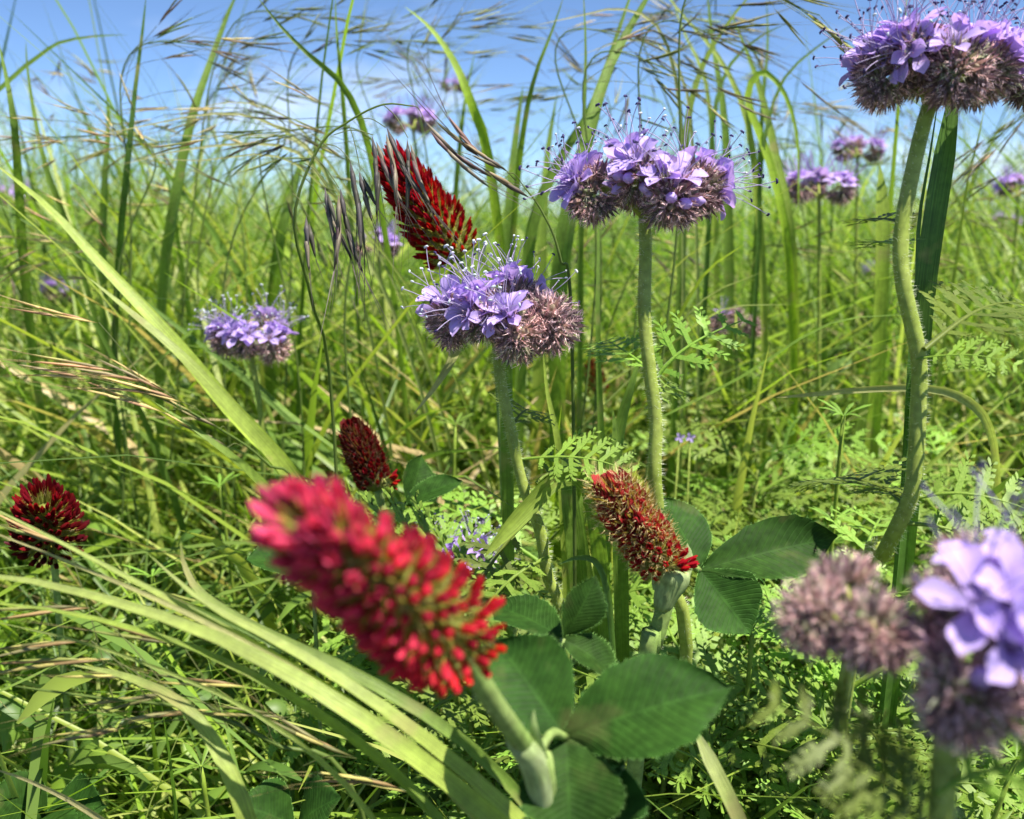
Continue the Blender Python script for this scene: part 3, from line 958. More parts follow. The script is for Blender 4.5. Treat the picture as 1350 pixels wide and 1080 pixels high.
# C2: half open spike with a dark trefoil leaf to its right
B2 = P(878, 752, .352); K2 = P(810, 648, .335)
c2, b2 = clover('half-open hairy crimson clover spike right of centre with a big dark trefoil leaf', B2, K2, .0120,
                [P(884, 760, .352), P(876, 800, .353), P(862, 850, .356), P(850, 890, .36), down(P(835, 1000, .38), (0, .06))], .0031, 150, 'bud', 7,
                ((.58, .02, .03), (.52, .06, .06)), .0135, stip=([P(886, 752, .352), P(884, 768, .352), P(878, 785, .352), P(873, 802, .353)], [.0062, .0068, .0066, .0060, .0052, .0046, .0041, .0037, .0033]), taper=.72)
for k in range(9):   # the opened lowest florets on the right
    w = P(895 + 3 * (k % 3), 735 + 3 * (k // 3), .346 - .001 * k)
    link('floret', random.choice(FLORET), [o for o in c2.children if o.name.startswith('flower_head')][0], frame(w - np.array([.003, 0, .002]), RGT * (.5 + .2 * (k % 3)) + UPV * (.5 - .25 * (k // 3)) + S_ * .6 + jit(.15), UPV, .0088, b2), (.55, .012, .02))
cc = P(922, 752, .358)
clover_leaf(c2, b2, cc, P(886, 762, .353), [
    (P(868, 655, .372), .0235, RGT + FWD * .55 + UPV * .12), (P(1104, 708, .366), .0240, UPV + FWD * .45 + RGT * .2), (P(990, 838, .348), .0255, RGT + UPV * .55 + FWD * .2)], 60, sr=.0012)
# C3: small dark spike behind the large one
B3 = P(498, 645, .50); K3 = P(468, 572, .495)
c3, b3 = clover('small dark crimson clover spike standing behind the tip of the largest one', B3, K3, .0120,
                [B3, P(508, 690, .505), P(520, 760, .51), down(P(530, 900, .54))], .0021, 130, 'dark', 9, ((.24, .007, .010), (.16, .010, .012)), .013, taper=.8)
for k in range(7):
    link('floret', random.choice(FLORET), [o for o in c3.children if o.name.startswith('flower_head')][0], frame(P(506 + 2 * (k % 3), 632 + 4 * (k // 3), .492), RGT + S_ * .6 + jit(.3), UPV, .009, b3), (.42, .01, .015))
clover_leaf(c3, b3, P(535, 665, .49), P(507, 685, .505), [(P(556, 598, .50), .019, RGT + FWD), (P(610, 634, .488), .016, UPV + FWD * .8), (P(500, 700, .47), .016, RGT + UPV * .3)], 70)
# C4: upper crimson spike behind grass
B4 = P(604, 340, .48); K4 = P(522, 222, .465)
c4, b4 = clover('upper crimson clover spike seen behind drooping grass, above the middle lilac head', B4, K4, .0178,
                [B4, P(625, 380, .49), P(655, 470, .51), down(P(680, 620, .55))], .0016, 220, 'open', 11, ((.42, .006, .010), (.50, .012, .03)), .0155, taper=.5)
# C5: left edge spike past its prime
B5 = P(66, 722, .45); K5 = P(58, 662, .425)
c5, b5 = clover('fading dark crimson clover spike with green calyces at the left edge', B5, K5, .0178,
                [B5, P(74, 770, .47), down(P(80, 880, .52))], .0016, 150, 'open', 13, ((.10, .010, .016), (.34, .012, .022)), .013, taper=.8)
# small far clovers
for px, py, d, lab, sd in ((788, 520, .85, 'little dark crimson clover spike half hidden in grass behind the central stem', 15), (937, 600, .95, 'tiny reddish clover spike low in the grass right of the central stem', 16),
                           (240, 262, 1.5, 'far reddish clover spike in grass at upper left', 18), (1325, 490, 1.1, 'far dark red clover spike in grass at right edge', 19)):
    b = P(px, py, d); k = b + np.array([-.004, -.004, .026])
    clover(lab, b, k, .0115, [b, b + np.array([.003, .003, -.05]), down(b, (.01, .01))], .002, 60, 'open', sd, ((.30, .008, .014), (.34, .012, .02)), .011, taper=.6)
# clover leaves of plants whose flowers are elsewhere
loose = [('clover leaf with one half in shadow, left of the largest crimson spike', P(412, 752, .42), P(405, 900, .47), [(P(322, 738, .41), .024, UPV * .6 + FWD), (P(470, 770, .40), .020, UPV + FWD), (P(420, 700, .45), .016, RGT)]),
         ('cupped green clover leaflet standing above the nearest trefoil', P(742, 842, .30), P(750, 1000, .33), [(P(786, 758, .30), .0130, RGT + FWD * .3), (P(650, 800, .32), .018, UPV * .5 + FWD), (P(820, 900, .30), .014, UPV + FWD)]),
         ('dull clover leaf low down in the lower left corner', P(60, 1075, .42), P(70, 1200, .45), [(P(-20, 1050, .40), .026, UPV + FWD), (P(140, 1062, .41), .026, UPV + FWD), (P(60, 1130, .38), .024, RGT)]),
         ('broad clover leaf at the bottom edge left of centre', P(390, 1090, .38), P(400, 1250, .42), [(P(310, 1060, .37), .024, UPV + FWD), (P(450, 1050, .37), .024, UPV + FWD), (P(400, 1150, .36), .024, RGT)]),
         ('clover leaf in the shade under the nearest trefoil', P(820, 1010, .25), P(800, 1200, .3), [(P(880, 960, .25), .015, RGT + FWD), (P(800, 1090, .245), .016, RGT), (P(740, 1040, .25), .015, UPV + FWD)])]
for i, (lab, cpt, fr, ls) in enumerate(loose):
    b = down(fr, (0, .03))
    rt = thing('clover_plant', b, lab, 'plant', 'loose clover leaves')
    clover_leaf(rt, b, cpt, b, ls, 90 + i * 5)


# ------------------------------------------------------------------ hero grass blades
GREEN = {'mid': (.16, .26, .04), 'deep': (.08, .165, .028), 'yel': (.29, .38, .06), 'pale': (.33, .39, .12), 'dry': (.46, .41, .20), 'blue': (.12, .22, .07), 'vivid': (.28, .42, .03), 'lime': (.36, .47, .075)}


def to_ground(a, b):
    """carry a blade on from b in the direction a->b, bending down to the soil"""
    d = nrm(b - a); out = []; p = np.array(b); st = max(.02, p[2] / 6)
    for k in range(14):
        d = nrm(d * .75 + np.array([0, .05, -.35])); p = p + d * st
        if p[2] < .0: break
        out.append(p.copy())
    e = p.copy(); e[2] = -.004
    return out + [e]


def blade_mesh(mb, pts, wpx, tone='mid', tip='mid', twist=0.0, n=30, base_w=.8, fold=.22, tiplen=.35, ground=None):
    """pts: (px,py,depth) from TIP down to base; width in photo pixels at its widest"""
    w3 = [P(*p) for p in pts]
    dm = sum(p[2] for p in pts) / len(pts)
    if ground is not None:
        w3 += to_ground(w3[-2], w3[-1])
    c = crom(w3, n)
    ws = []; cols = []
    ct = np.array(GREEN[tip]); cb = np.array(GREEN[tone])
    for i in range(n):
        t = i / (n - 1)
        ws.append(wpx / FPX * dm * min(1, (t / tiplen) ** .75) * (1 - (1 - base_w) * t) + 1e-5)
        k = min(1, t / .45)
        cols.append(ct * (1 - k) + cb * k)
    tan = np.gradient(np.array(c), axis=0)
    sides = []
    for i in range(n):
        t = nrm(tan[i]); s = nrm(np.cross(t, FWD)); q = np.cross(t, s)
        a = twist + (i / (n - 1) - .5) * .5
        sides.append(s * math.cos(a) + q * math.sin(a))
    mb.ribbon(c, ws, np.array(sides), fold, np.array(cols))
    return mb


def grass_thing(name, label, blades, group=None, cat='grass'):
    q = [P(*x) for x in blades[0][0][-2:]]
    first = to_ground(q[0], q[1])[-1]
    root = thing(name, first, label, cat, group)
    for bl in blades:
        mb = MB()
        blade_mesh(mb, *bl[:2], **(bl[2] if len(bl) > 2 else {}))
        part('blade', mb, M['grass'], root, first)
    return root


G0 = dict(ground=(0, .03))
FAN = dict(ground=(.02, .05), tiplen=.3)
grass_thing('grass_tuft', 'long yellow-green grass blades fanning from lower centre to the left edge', [
    ([(-80, 752, .275), (60, 770, .27), (250, 826, .265), (400, 900, .26), (530, 985, .26), (650, 1080, .265), (760, 1180, .28)], 27, dict(FAN, tone='lime', tip='pale', twist=-.55)),
    ([(193, 728, .275), (270, 795, .27), (390, 860, .268), (520, 945, .265), (650, 1050, .27), (760, 1160, .28)], 24, dict(FAN, tone='lime', tip='pale', twist=-.8)),
    ([(238, 712, .29), (243, 745, .29), (268, 785, .285), (350, 835, .28), (480, 895, .275), (620, 985, .275)], 17, dict(FAN, tone='mid', tip='pale', twist=-.4)),
    ([(-40, 655, .285), (60, 705, .28), (200, 778, .275), (350, 858, .27), (500, 955, .265), (630, 1075, .265)], 12, dict(FAN, tone='lime', tip='pale', twist=-.5)),
    ([(-40, 690, .29), (100, 745, .28), (260, 815, .27), (440, 915, .265), (600, 1050, .265)], 10, dict(FAN, tone='pale', tip='dry', twist=-.2)),
    ([(-60, 790, .285), (100, 810, .28), (280, 865, .275), (440, 955, .272), (560, 1060, .27)], 16, dict(FAN, tone='mid', tip='yel', twist=-.7)),
    ([(50, 700, .29), (180, 765, .285), (330, 835, .28), (480, 915, .275), (640, 1035, .275)], 9, dict(FAN, tone='deep', tip='mid', twist=.1)),
    ([(-30, 815, .295), (120, 850, .29), (300, 920, .285), (420, 1000, .28), (500, 1090, .28)], 9, dict(FAN, tone='lime', tip='pale', twist=.2))])
grass_thing('grass_tuft', 'soft green grass blade with a bent tip at lower left corner', [
    ([(90, 876, .30), (160, 890, .295), (235, 925, .29), (285, 985, .285), (325, 1080, .28), (340, 1180, .29)], 27, dict(tone='yel', tip='pale', twist=-.5, ground=(0, .04))),
    ([(-20, 1010, .33), (40, 1030, .33), (110, 1065, .33), (170, 1110, .33)], 14, dict(tone='dry', tip='dry', twist=.3, ground=(.03, .04)))])
grass_thing('grass_tuft', 'two long bright blades slanting from the left edge toward the centre', [
    ([(-15, 210, .50), (60, 270, .50), (130, 345, .50), (220, 440, .50), (300, 535, .51), (370, 610, .52), (410, 670, .54)], 27, dict(tone='lime', tip='lime', twist=-.4, ground=(.04, .04), n=30)),
    ([(115, 365, .49), (170, 410, .49), (240, 470, .49), (310, 545, .50), (380, 625, .52)], 24, dict(tone='yel', tip='pale', twist=-.6, ground=(.05, .04))),
    ([(200, 528, .47), (270, 575, .47), (340, 632, .48), (400, 700, .50)], 20, dict(tone='yel', tip='mid', twist=-.5, ground=(.04, .04)))])
grass_thing('grass_tuft', 'broad deep green blades leaning right up to the sky behind the central lilac head', [
    ([(875, -40, .62), (840, 20, .62), (800, 95, .61), (775, 180, .60), (750, 280, .60), (735, 400, .62), (735, 520, .66)], 26, dict(tone='mid', tip='mid', twist=.25, ground=(0, .05), n=28)),
    ([(850, -60, .66), (815, 40, .65), (780, 140, .64), (735, 215, .64), (700, 300, .64), (690, 420, .67)], 20, dict(tone='mid', tip='mid', twist=-.5, ground=(0, .05), n=28)),
    ([(768, -30, .6), (772, 60, .6), (770, 150, .6), (766, 280, .61), (765, 420, .64)], 9, dict(tone='mid', tip='mid', ground=(0, .05)))])
grass_thing('grass_tuft', 'arching yellow-green blades behind and right of the central lilac head', [
    ([(1052, 300, .7), (1052, 190, .7), (1035, 125, .7), (1005, 95, .7), (985, 130, .7), (1010, 200, .7), (1035, 300, .7), (1045, 430, .74)], 12, dict(tone='vivid', tip='vivid', n=36, ground=(0, .04))),
    ([(960, 10, .72), (985, 70, .72), (1005, 130, .72), (1025, 220, .72), (1040, 300, .72), (1046, 420, .76)], 17, dict(tone='yel', tip='mid', ground=(0, .04))),
    ([(1160, 215, .66), (1163, 300, .66), (1160, 420, .68)], 22, dict(tone='vivid', tip='yel', tiplen=.08, ground=(0, .04)))])
grass_thing('grass_tuft', 'dark green upright blades directly behind the tallest right stem', [
    ([(1262, 90, .37), (1250, 170, .37), (1232, 280, .37), (1216, 400, .375), (1206, 540, .385), (1200, 640, .40)], 30, dict(tone='deep', tip='deep', twist=.2, tiplen=.12, ground=(0, .05), n=28)),
    ([(1240, 110, .375), (1226, 200, .375), (1210, 300, .378), (1208, 420, .38)], 15, dict(tone='deep', tip='deep', twist=-.5, ground=(0, .05)))])
grass_thing('grass_plant', 'yellowing blade bent level behind the tall right stem', [
    ([(1022, 524, .42), (1060, 521, .42), (1120, 515, .42), (1200, 511, .42), (1250, 517, .42), (1280, 532, .425), (1300, 555, .435), (1312, 600, .46)], 18, dict(tone='pale', tip='dry', twist=.5, base_w=.15, ground=(0, .03), n=30))])
grass_thing('grass_plant', 'green blade with a dry pointed tip hanging below the middle lilac head', [
    ([(543, 549, .385), (570, 515, .385), (590, 485, .385), (604, 455, .388), (612, 425, .392), (640, 400, .40), (665, 440, .41), (668, 560, .42)], 20, dict(tone='mid', tip='dry', twist=.2, n=30, ground=(0, .03)))])
grass_thing('grass_tuft', 'upright pale green blades between the middle and central flower stems', [
    ([(808, 540, .42), (812, 580, .42), (815, 660, .425), (818, 760, .44), (820, 860, .46)], 22, dict(tone='mid', tip='mid', tiplen=.25, ground=(0, .03))),
    ([(845, 465, .44), (832, 510, .44), (818, 560, .445), (805, 640, .45)], 22, dict(tone='mid', tip='mid', twist=.4, tiplen=.3, ground=(0, .03))),
    ([(715, 455, .46), (722, 520, .46), (735, 580, .46), (742, 660, .47)], 14, dict(tone='yel', tip='yel', ground=(0, .03))),
    ([(790, 240, .5), (789, 330, .5), (788, 430, .5), (792, 560, .52), (800, 700, .54)], 11, dict(tone='mid', tip='mid', ground=(0, .03)))])
grass_thing('grass_tuft', 'wide flat blades low down just right of the middle flower stem', [
    ([(742, 600, .43), (748, 640, .43), (758, 720, .435), (765, 800, .45)], 26, dict(tone='mid', tip='mid', tiplen=.15, ground=(0, .03))),
    ([(770, 640, .44), (765, 680, .44), (775, 760, .45)], 18, dict(tone='mid', tip='mid', tiplen=.3, ground=(0, .03))),
    ([(638, 735, .36), (668, 700, .362), (700, 665, .366), (735, 632, .37), (775, 640, .38), (790, 720, .40)], 26, dict(tone='mid', tip='yel', twist=.5, tiplen=.12, ground=(0, .03), n=30)),
    ([(735, 745, .34), (760, 735, .34), (785, 740, .34), (800, 775, .342), (808, 850, .35)], 10, dict(tone='blue', tip='blue', twist=.7, ground=(0, .03), tiplen=.15))])
grass_thing('grass_plant', 'dull olive blade at the bottom edge right of the nearest trefoil', [
    ([(915, 960, .30), (935, 1000, .295), (960, 1050, .29), (985, 1110, .29)], 20, dict(tone='pale', tip='pale', tiplen=.1, ground=(0, .03)))])
grass_thing('grass_plant', 'long bright stalk slanting across grass at the right edge', [
    ([(1380, 475, .62), (1320, 530, .61), (1250, 590, .60), (1180, 660, .60), (1120, 720, .60)], 9, dict(tone='yel', tip='yel', ground=(-.03, .03)))])
# blades standing against the sky
SKYB = [
    ([(193, -10, .62), (188, 40, .62), (178, 120, .62), (170, 200, .62), (160, 300, .64), (152, 430, .68)], 10, 'deep', 'narrow dark blade tip reaching the top edge at upper left'),
    ([(318, -20, .72), (300, 20, .72), (275, 90, .71), (252, 160, .70), (232, 260, .70), (218, 350, .72)], 17, 'mid', 'broad slanting blade left of centre crossing the skyline'),
    ([(-5, 45, .6), (8, 100, .6), (18, 160, .6), (24, 230, .62), (30, 330, .66)], 14, 'mid', 'upright blade at the far left edge'),
    ([(170, 46, .7), (125, 48, .7), (80, 56, .7), (55, 72, .7), (20, 100, .7), (-20, 150, .7), (-40, 300, .72)], 9, 'mid', 'blade arching over to the right at upper left corner'),
    ([(34, 52, .66), (36, 90, .66), (45, 150, .66), (60, 220, .66), (90, 300, .68)], 8, 'mid', 'thin blade next to the far left edge'),
    ([(140, 120, .75), (143, 170, .75), (139, 230, .75), (136, 330, .77)], 15, 'mid', 'short stout blade at left below the clouds'),
    ([(335, -10, .55), (370, 35, .55), (410, 75, .55), (450, 110, .56), (480, 170, .58), (500, 260, .62)], 11, 'mid', 'blade bending from the top edge down to the right left of centre'),
    ([(532, 8, .66), (560, 30, .66), (585, 60, .66), (605, 95, .66), (622, 140, .66), (640, 190, .68), (655, 290, .7)], 15, 'vivid', 'bright blade arched leftward against the sky at top centre'),
    ([(442, -10, .6), (443, 30, .6), (447, 80, .6), (452, 130, .62), (460, 240, .66)], 7, 'mid', 'straight thin blade left of the bright arched one'),
    ([(745, -10, .62), (728, 40, .62), (705, 100, .62), (690, 170, .64), (680, 260, .68)], 10, 'mid', 'leaning blade at top centre left of the broad deep green ones'),
    ([(628, 60, .8), (615, 120, .8), (608, 170, .8), (600, 260, .84)], 10, 'mid', 'soft blurred blade above the upper crimson spike'),
    ([(1010, -10, .8), (1012, 60, .8), (1005, 140, .8), (1000, 260, .84)], 9, 'mid', 'upright blurred blade left of the arching ones'),
    ([(880, -20, .85), (900, 40, .85), (930, 110, .85), (940, 220, .9)], 14, 'yel', 'blade leaning left at the top edge above the central lilac head'),
    ([(1300, 130, .6), (1290, 180, .6), (1275, 240, .62), (1262, 330, .66)], 9, 'yel', 'yellowish blade under the bud cluster at right edge'),
    ([(400, 200, .8), (390, 240, .8), (370, 310, .8), (360, 400, .84)], 22, 'mid', 'broad blurred blade left of the drooping spikelets'),
    ([(1180, 330, .8), (1170, 400, .8), (1150, 480, .82)], 24, 'mid', 'broad soft blade in mid grass left of the tall right stem'),
    ([(1075, 400, .9), (1085, 440, .9), (1082, 520, .92)], 22, 'mid', 'broad soft blade in mid grass at right of centre'),
]
grass_thing('grass_tuft', 'dry straw-coloured wisps blown level across the skyline at left', [
    ([(110, 182, .58), (190, 166, .58), (280, 150, .58), (350, 160, .58), (420, 210, .58), (450, 290, .60)], 5, dict(tone='pale', tip='dry', ground=(0, .03))),
    ([(160, 218, .60), (230, 200, .60), (320, 190, .60), (390, 200, .60), (440, 260, .61)], 6, dict(tone='pale', tip='dry', ground=(0, .03))),
    ([(200, 178, .62), (290, 180, .62), (380, 182, .62), (430, 230, .63)], 4, dict(tone='pale', tip='dry', ground=(0, .03))),
    ([(170, 205, .57), (260, 212, .57), (360, 205, .57), (430, 250, .58)], 4, dict(tone='yel', tip='dry', ground=(0, .03))),
    ([(230, 155, .64), (300, 135, .64), (370, 150, .64), (430, 210, .65)], 4, dict(tone='yel', tip='dry', ground=(0, .03)))])
grass_thing('grass_tuft', 'crowded green and straw blades crossing at the top edge right of centre', [
    ([(1000, -20, .66), (960, 30, .66), (925, 90, .66), (905, 170, .66), (900, 300, .68)], 12, dict(tone='mid', tip='yel', ground=(0, .03))),
    ([(860, -30, .70), (900, 20, .70), (950, 80, .70), (985, 160, .70), (1000, 280, .72)], 11, dict(tone='yel', tip='yel', ground=(0, .03))),
    ([(1040, 30, .72), (1000, 50, .72), (960, 90, .72), (940, 160, .72), (935, 280, .74)], 8, dict(tone='deep', tip='mid', ground=(0, .03))),
    ([(700, 35, .62), (760, 22, .62), (820, 12, .62), (870, 40, .62), (895, 130, .64), (900, 260, .66)], 6, dict(tone='pale', tip='dry', ground=(0, .03))),
    ([(760, 75, .64), (820, 55, .64), (870, 60, .64), (905, 120, .64), (915, 240, .66)], 5, dict(tone='pale', tip='dry', ground=(0, .03))),
    ([(930, -30, .75), (940, 60, .75), (955, 160, .75), (960, 300, .77)], 16, dict(tone='mid', tip='mid', ground=(0, .03))),
    ([(1130, 30, .7), (1080, 60, .7), (1030, 110, .7), (1005, 200, .7), (1000, 320, .72)], 7, dict(tone='deep', tip='mid', ground=(0, .03)))])
grass_thing('grass_tuft', 'broad soft blades filling the gap between upper crimson spike and central lilac head', [
    ([(690, 110, .78), (680, 180, .78), (672, 270, .78), (668, 380, .80)], 22, dict(tone='mid', tip='mid', ground=(0, .03))),
    ([(735, 120, .80), (722, 200, .80), (715, 300, .80), (712, 420, .82)], 20, dict(tone='yel', tip='mid', ground=(0, .03))),
    ([(640, 170, .82), (648, 240, .82), (660, 330, .83)], 18, dict(tone='mid', tip='yel', ground=(0, .03)))])
for pts, w, tone, lab in SKYB:
    grass_thing('grass_plant', lab, [(pts, w, dict(tone=tone, tip=tone, ground=(0, .04), n=26, twist=random.uniform(-.5, .5)))], 'single blades rising above the meadow')

# ------------------------------------------------------------------ brome grasses
SPC = [(.18, .22, .09), (.22, .19, .14), (.26, .28, .12), (.42, .37, .21), (.15, .145, .11), (.20, .28, .08)]


def brome(label, culm, nodes, out_dir, spl=.026, col=None, group='brome grass panicles', leaf=True, seed=0, r=.0006, gravity=.5, brl=(.015, .05), explicit=None, frac=.42, wsc=.78):
    """culm: 3-D points base->tip; spikelets on thin branches along its upper part"""
    random.seed(seed)
    base = np.asarray(culm[0])
    root = thing('brome_grass', base, label, 'grass', group)
    c = crom(culm, 30)
    mb = MB()
    mb.tube(c, list(np.linspace(r * 1.6, r * .5, 30)), 5, (.15, .22, .05))
    placed = []
    if explicit is None:
        for i in range(nodes):
            t = 1 - frac + frac * i / max(1, nodes - 1)
            p = c[min(29, int(t * 29))]; tg = nrm(c[min(29, int(t * 29) + 1)] - c[max(0, int(t * 29) - 1)])
            for k in range(1 if t > .97 else random.choice((1, 2, 2, 3))):
                d0 = nrm(tg * .8 + np.asarray(out_dir) * random.uniform(.3, 1.2) + jit(.32))
                L = random.uniform(*brl) * (1.15 - .5 * (t - 1 + frac) / frac)
                q1 = p + d0 * L * .55
                d1 = nrm(d0 + np.asarray(out_dir) * .4 - np.array([0, 0, gravity]) + jit(.1))
                q2 = q1 + d1 * L * .5
                placed.append((p, q1, q2, d1))
    else:
        placed = explicit
    for p, q1, q2, d1 in placed:
        mb.tube(crom([p, q1, q2], 6), r * .36, 3, (.17, .20, .07), 0, False)
    part('culm', mb, M['stuff'], root, base)
    for p, q1, q2, d1 in placed:
        cc_ = np.array(col if col is not None else random.choice(SPC)) * random.uniform(.8, 1.2)
        link('spikelet', random.choice(SPIKE), root, frame(q2, d1, jit(), (spl * wsc, spl * random.uniform(1.05, 1.4), spl * wsc), base), cc_)
    if leaf:
        lm = MB()
        p0 = c[7]; dr = nrm(np.asarray(out_dir) + jit(.6)); dr[2] = abs(dr[2]) * .5 + .4
        pts = crom([p0, p0 + dr * .05, p0 + dr * .10 + np.array([0, 0, .005]), p0 + dr * .15 - np.array([0, 0, .015])], 10)
        k = np.array(GREEN[random.choice(('mid', 'yel', 'mid', 'pale'))])
        lm.ribbon(pts, [.003, .004, .0045, .0045, .004, .0038, .003, .002, .0012, .0001], np.cross(dr, [0, 0, 1]) + jit(.2), .25, k)
        part('blade', lm, M['grass'], root, base)
    return root


def place_sp(px, py, d, qx, qy, qd, tx, ty, td):
    """explicit spikelet: branch from (px,py,d) to (qx,qy,qd), body pointing at (tx,ty,td)"""
    a, b, c = P(px, py, d), P(qx, qy, qd), P(tx, ty, td)
    return (a, (a + b) / 2 + UPV * .002, b, nrm(c - b))


# the dark drooping panicle in front of the upper crimson spike
D = .405
cul = [down(P(452, 760, .50)), P(440, 560, .47), P(412, 400, .43), P(388, 290, .41), P(420, 195, D), P(460, 160, D), P(505, 138, D), P(545, 140, D)]
brome('drooping brome panicle with dark purple spikelets hanging in front of the upper crimson spike', cul, 0, (0, 0, -1), spl=.027, col=(.15, .135, .14), seed=51, wsc=1.5, explicit=[
    place_sp(440, 178, D, 492, 178, D - .005, 508, 260, D - .008), place_sp(470, 158, D, 508, 168, D - .006, 535, 250, D - .008), place_sp(505, 138, D, 538, 182, D - .008, 548, 290, D - .01),
    place_sp(430, 190, D, 462, 212, D, 480, 300, D), place_sp(410, 205, D, 447, 248, D, 455, 330, D), place_sp(400, 215, D, 430, 245, D, 440, 320, D),
    place_sp(385, 255, D, 405, 285, D, 408, 350, D), place_sp(545, 140, D, 560, 160, D - .004, 610, 235, D), place_sp(395, 230, D, 425, 268, D + .01, 470, 345, D + .01), place_sp(460, 165, D, 475, 225, D, 500, 330, D)], leaf=False)
brome('brome stalk with purple-grey scales slanting down right between the two upper flower heads', [down(P(770, 700, .44)), P(755, 480, .41), P(738, 340, .395), P(715, 280, .39), P(690, 245, .388)], 0, (0, 0, 0), spl=.025, col=(.20, .16, .13), seed=52, wsc=1.3, leaf=False, explicit=[
    place_sp(690, 245, .388, 668, 228, .386, 600, 180, .38), place_sp(680, 238, .388, 640, 212, .384, 545, 135, .38), place_sp(715, 280, .39, 700, 262, .388, 640, 225, .385)])
# straw panicle at left edge, level
D = .46
cul = [down(P(440, 800, .54)), P(400, 690, .51), P(350, 610, .49), P(280, 560, .47), P(210, 525, D), P(120, 500, D)]
brome('straw coloured brome panicle blown level toward the left edge at mid height', cul, 0, (-1, 0, 0), spl=.034, col=(.46, .38, .22), seed=53, explicit=[
    place_sp(240, 540, D, 200, 505, D, 40, 470, D), place_sp(210, 525, D, 150, 488, D, -30, 462, D), place_sp(180, 515, D, 120, 500, D, -50, 470, D), place_sp(240, 540, D, 225, 520, D, 100, 450, D),
    place_sp(200, 520, D, 130, 425, D, 10, 405, D), place_sp(280, 560, .47, 240, 530, D, 130, 490, D), place_sp(300, 570, .475, 290, 565, .47, 190, 520, D), place_sp(320, 590, .48, 300, 590, .475, 200, 535, .47), place_sp(250, 545, .47, 215, 545, .46, 60, 480, .46)], leaf=False)
D = .30
cul = [down(P(560, 1250, .36)), P(480, 1080, .32), P(360, 980, .305), P(250, 935, D), P(130, 920, D), P(20, 905, D)]
brome('reddish brome panicle lying level across grass in the lower left foreground', cul, 0, (-1, 0, 0), spl=.030, col=(.30, .28, .13), seed=54, explicit=[
    place_sp(330, 965, D, 280, 935, D, 60, 950, D), place_sp(300, 950, D, 230, 915, D, 0, 945, D), place_sp(250, 935, D, 190, 890, D, -40, 895, D), place_sp(220, 930, D, 150, 870, D, -30, 870, D), place_sp(200, 928, D, 120, 845, D, -60, 850, D),
    place_sp(350, 975, .305, 380, 945, .30, 240, 930, .30), place_sp(300, 955, D, 170, 960, D, -40, 985, D), place_sp(360, 980, .305, 330, 905, .3, 150, 895, .3), place_sp(400, 1010, .31, 470, 1000, .3, 360, 960, .3),
    place_sp(420, 1020, .31, 540, 1045, .31, 440, 1010, .3), place_sp(240, 935, D, 120, 800, D, -60, 810, D), place_sp(150, 925, D, 90, 720, .31, -50, 680, .31), place_sp(300, 960, D, 240, 850, .3, 60, 815, .3)], leaf=False)
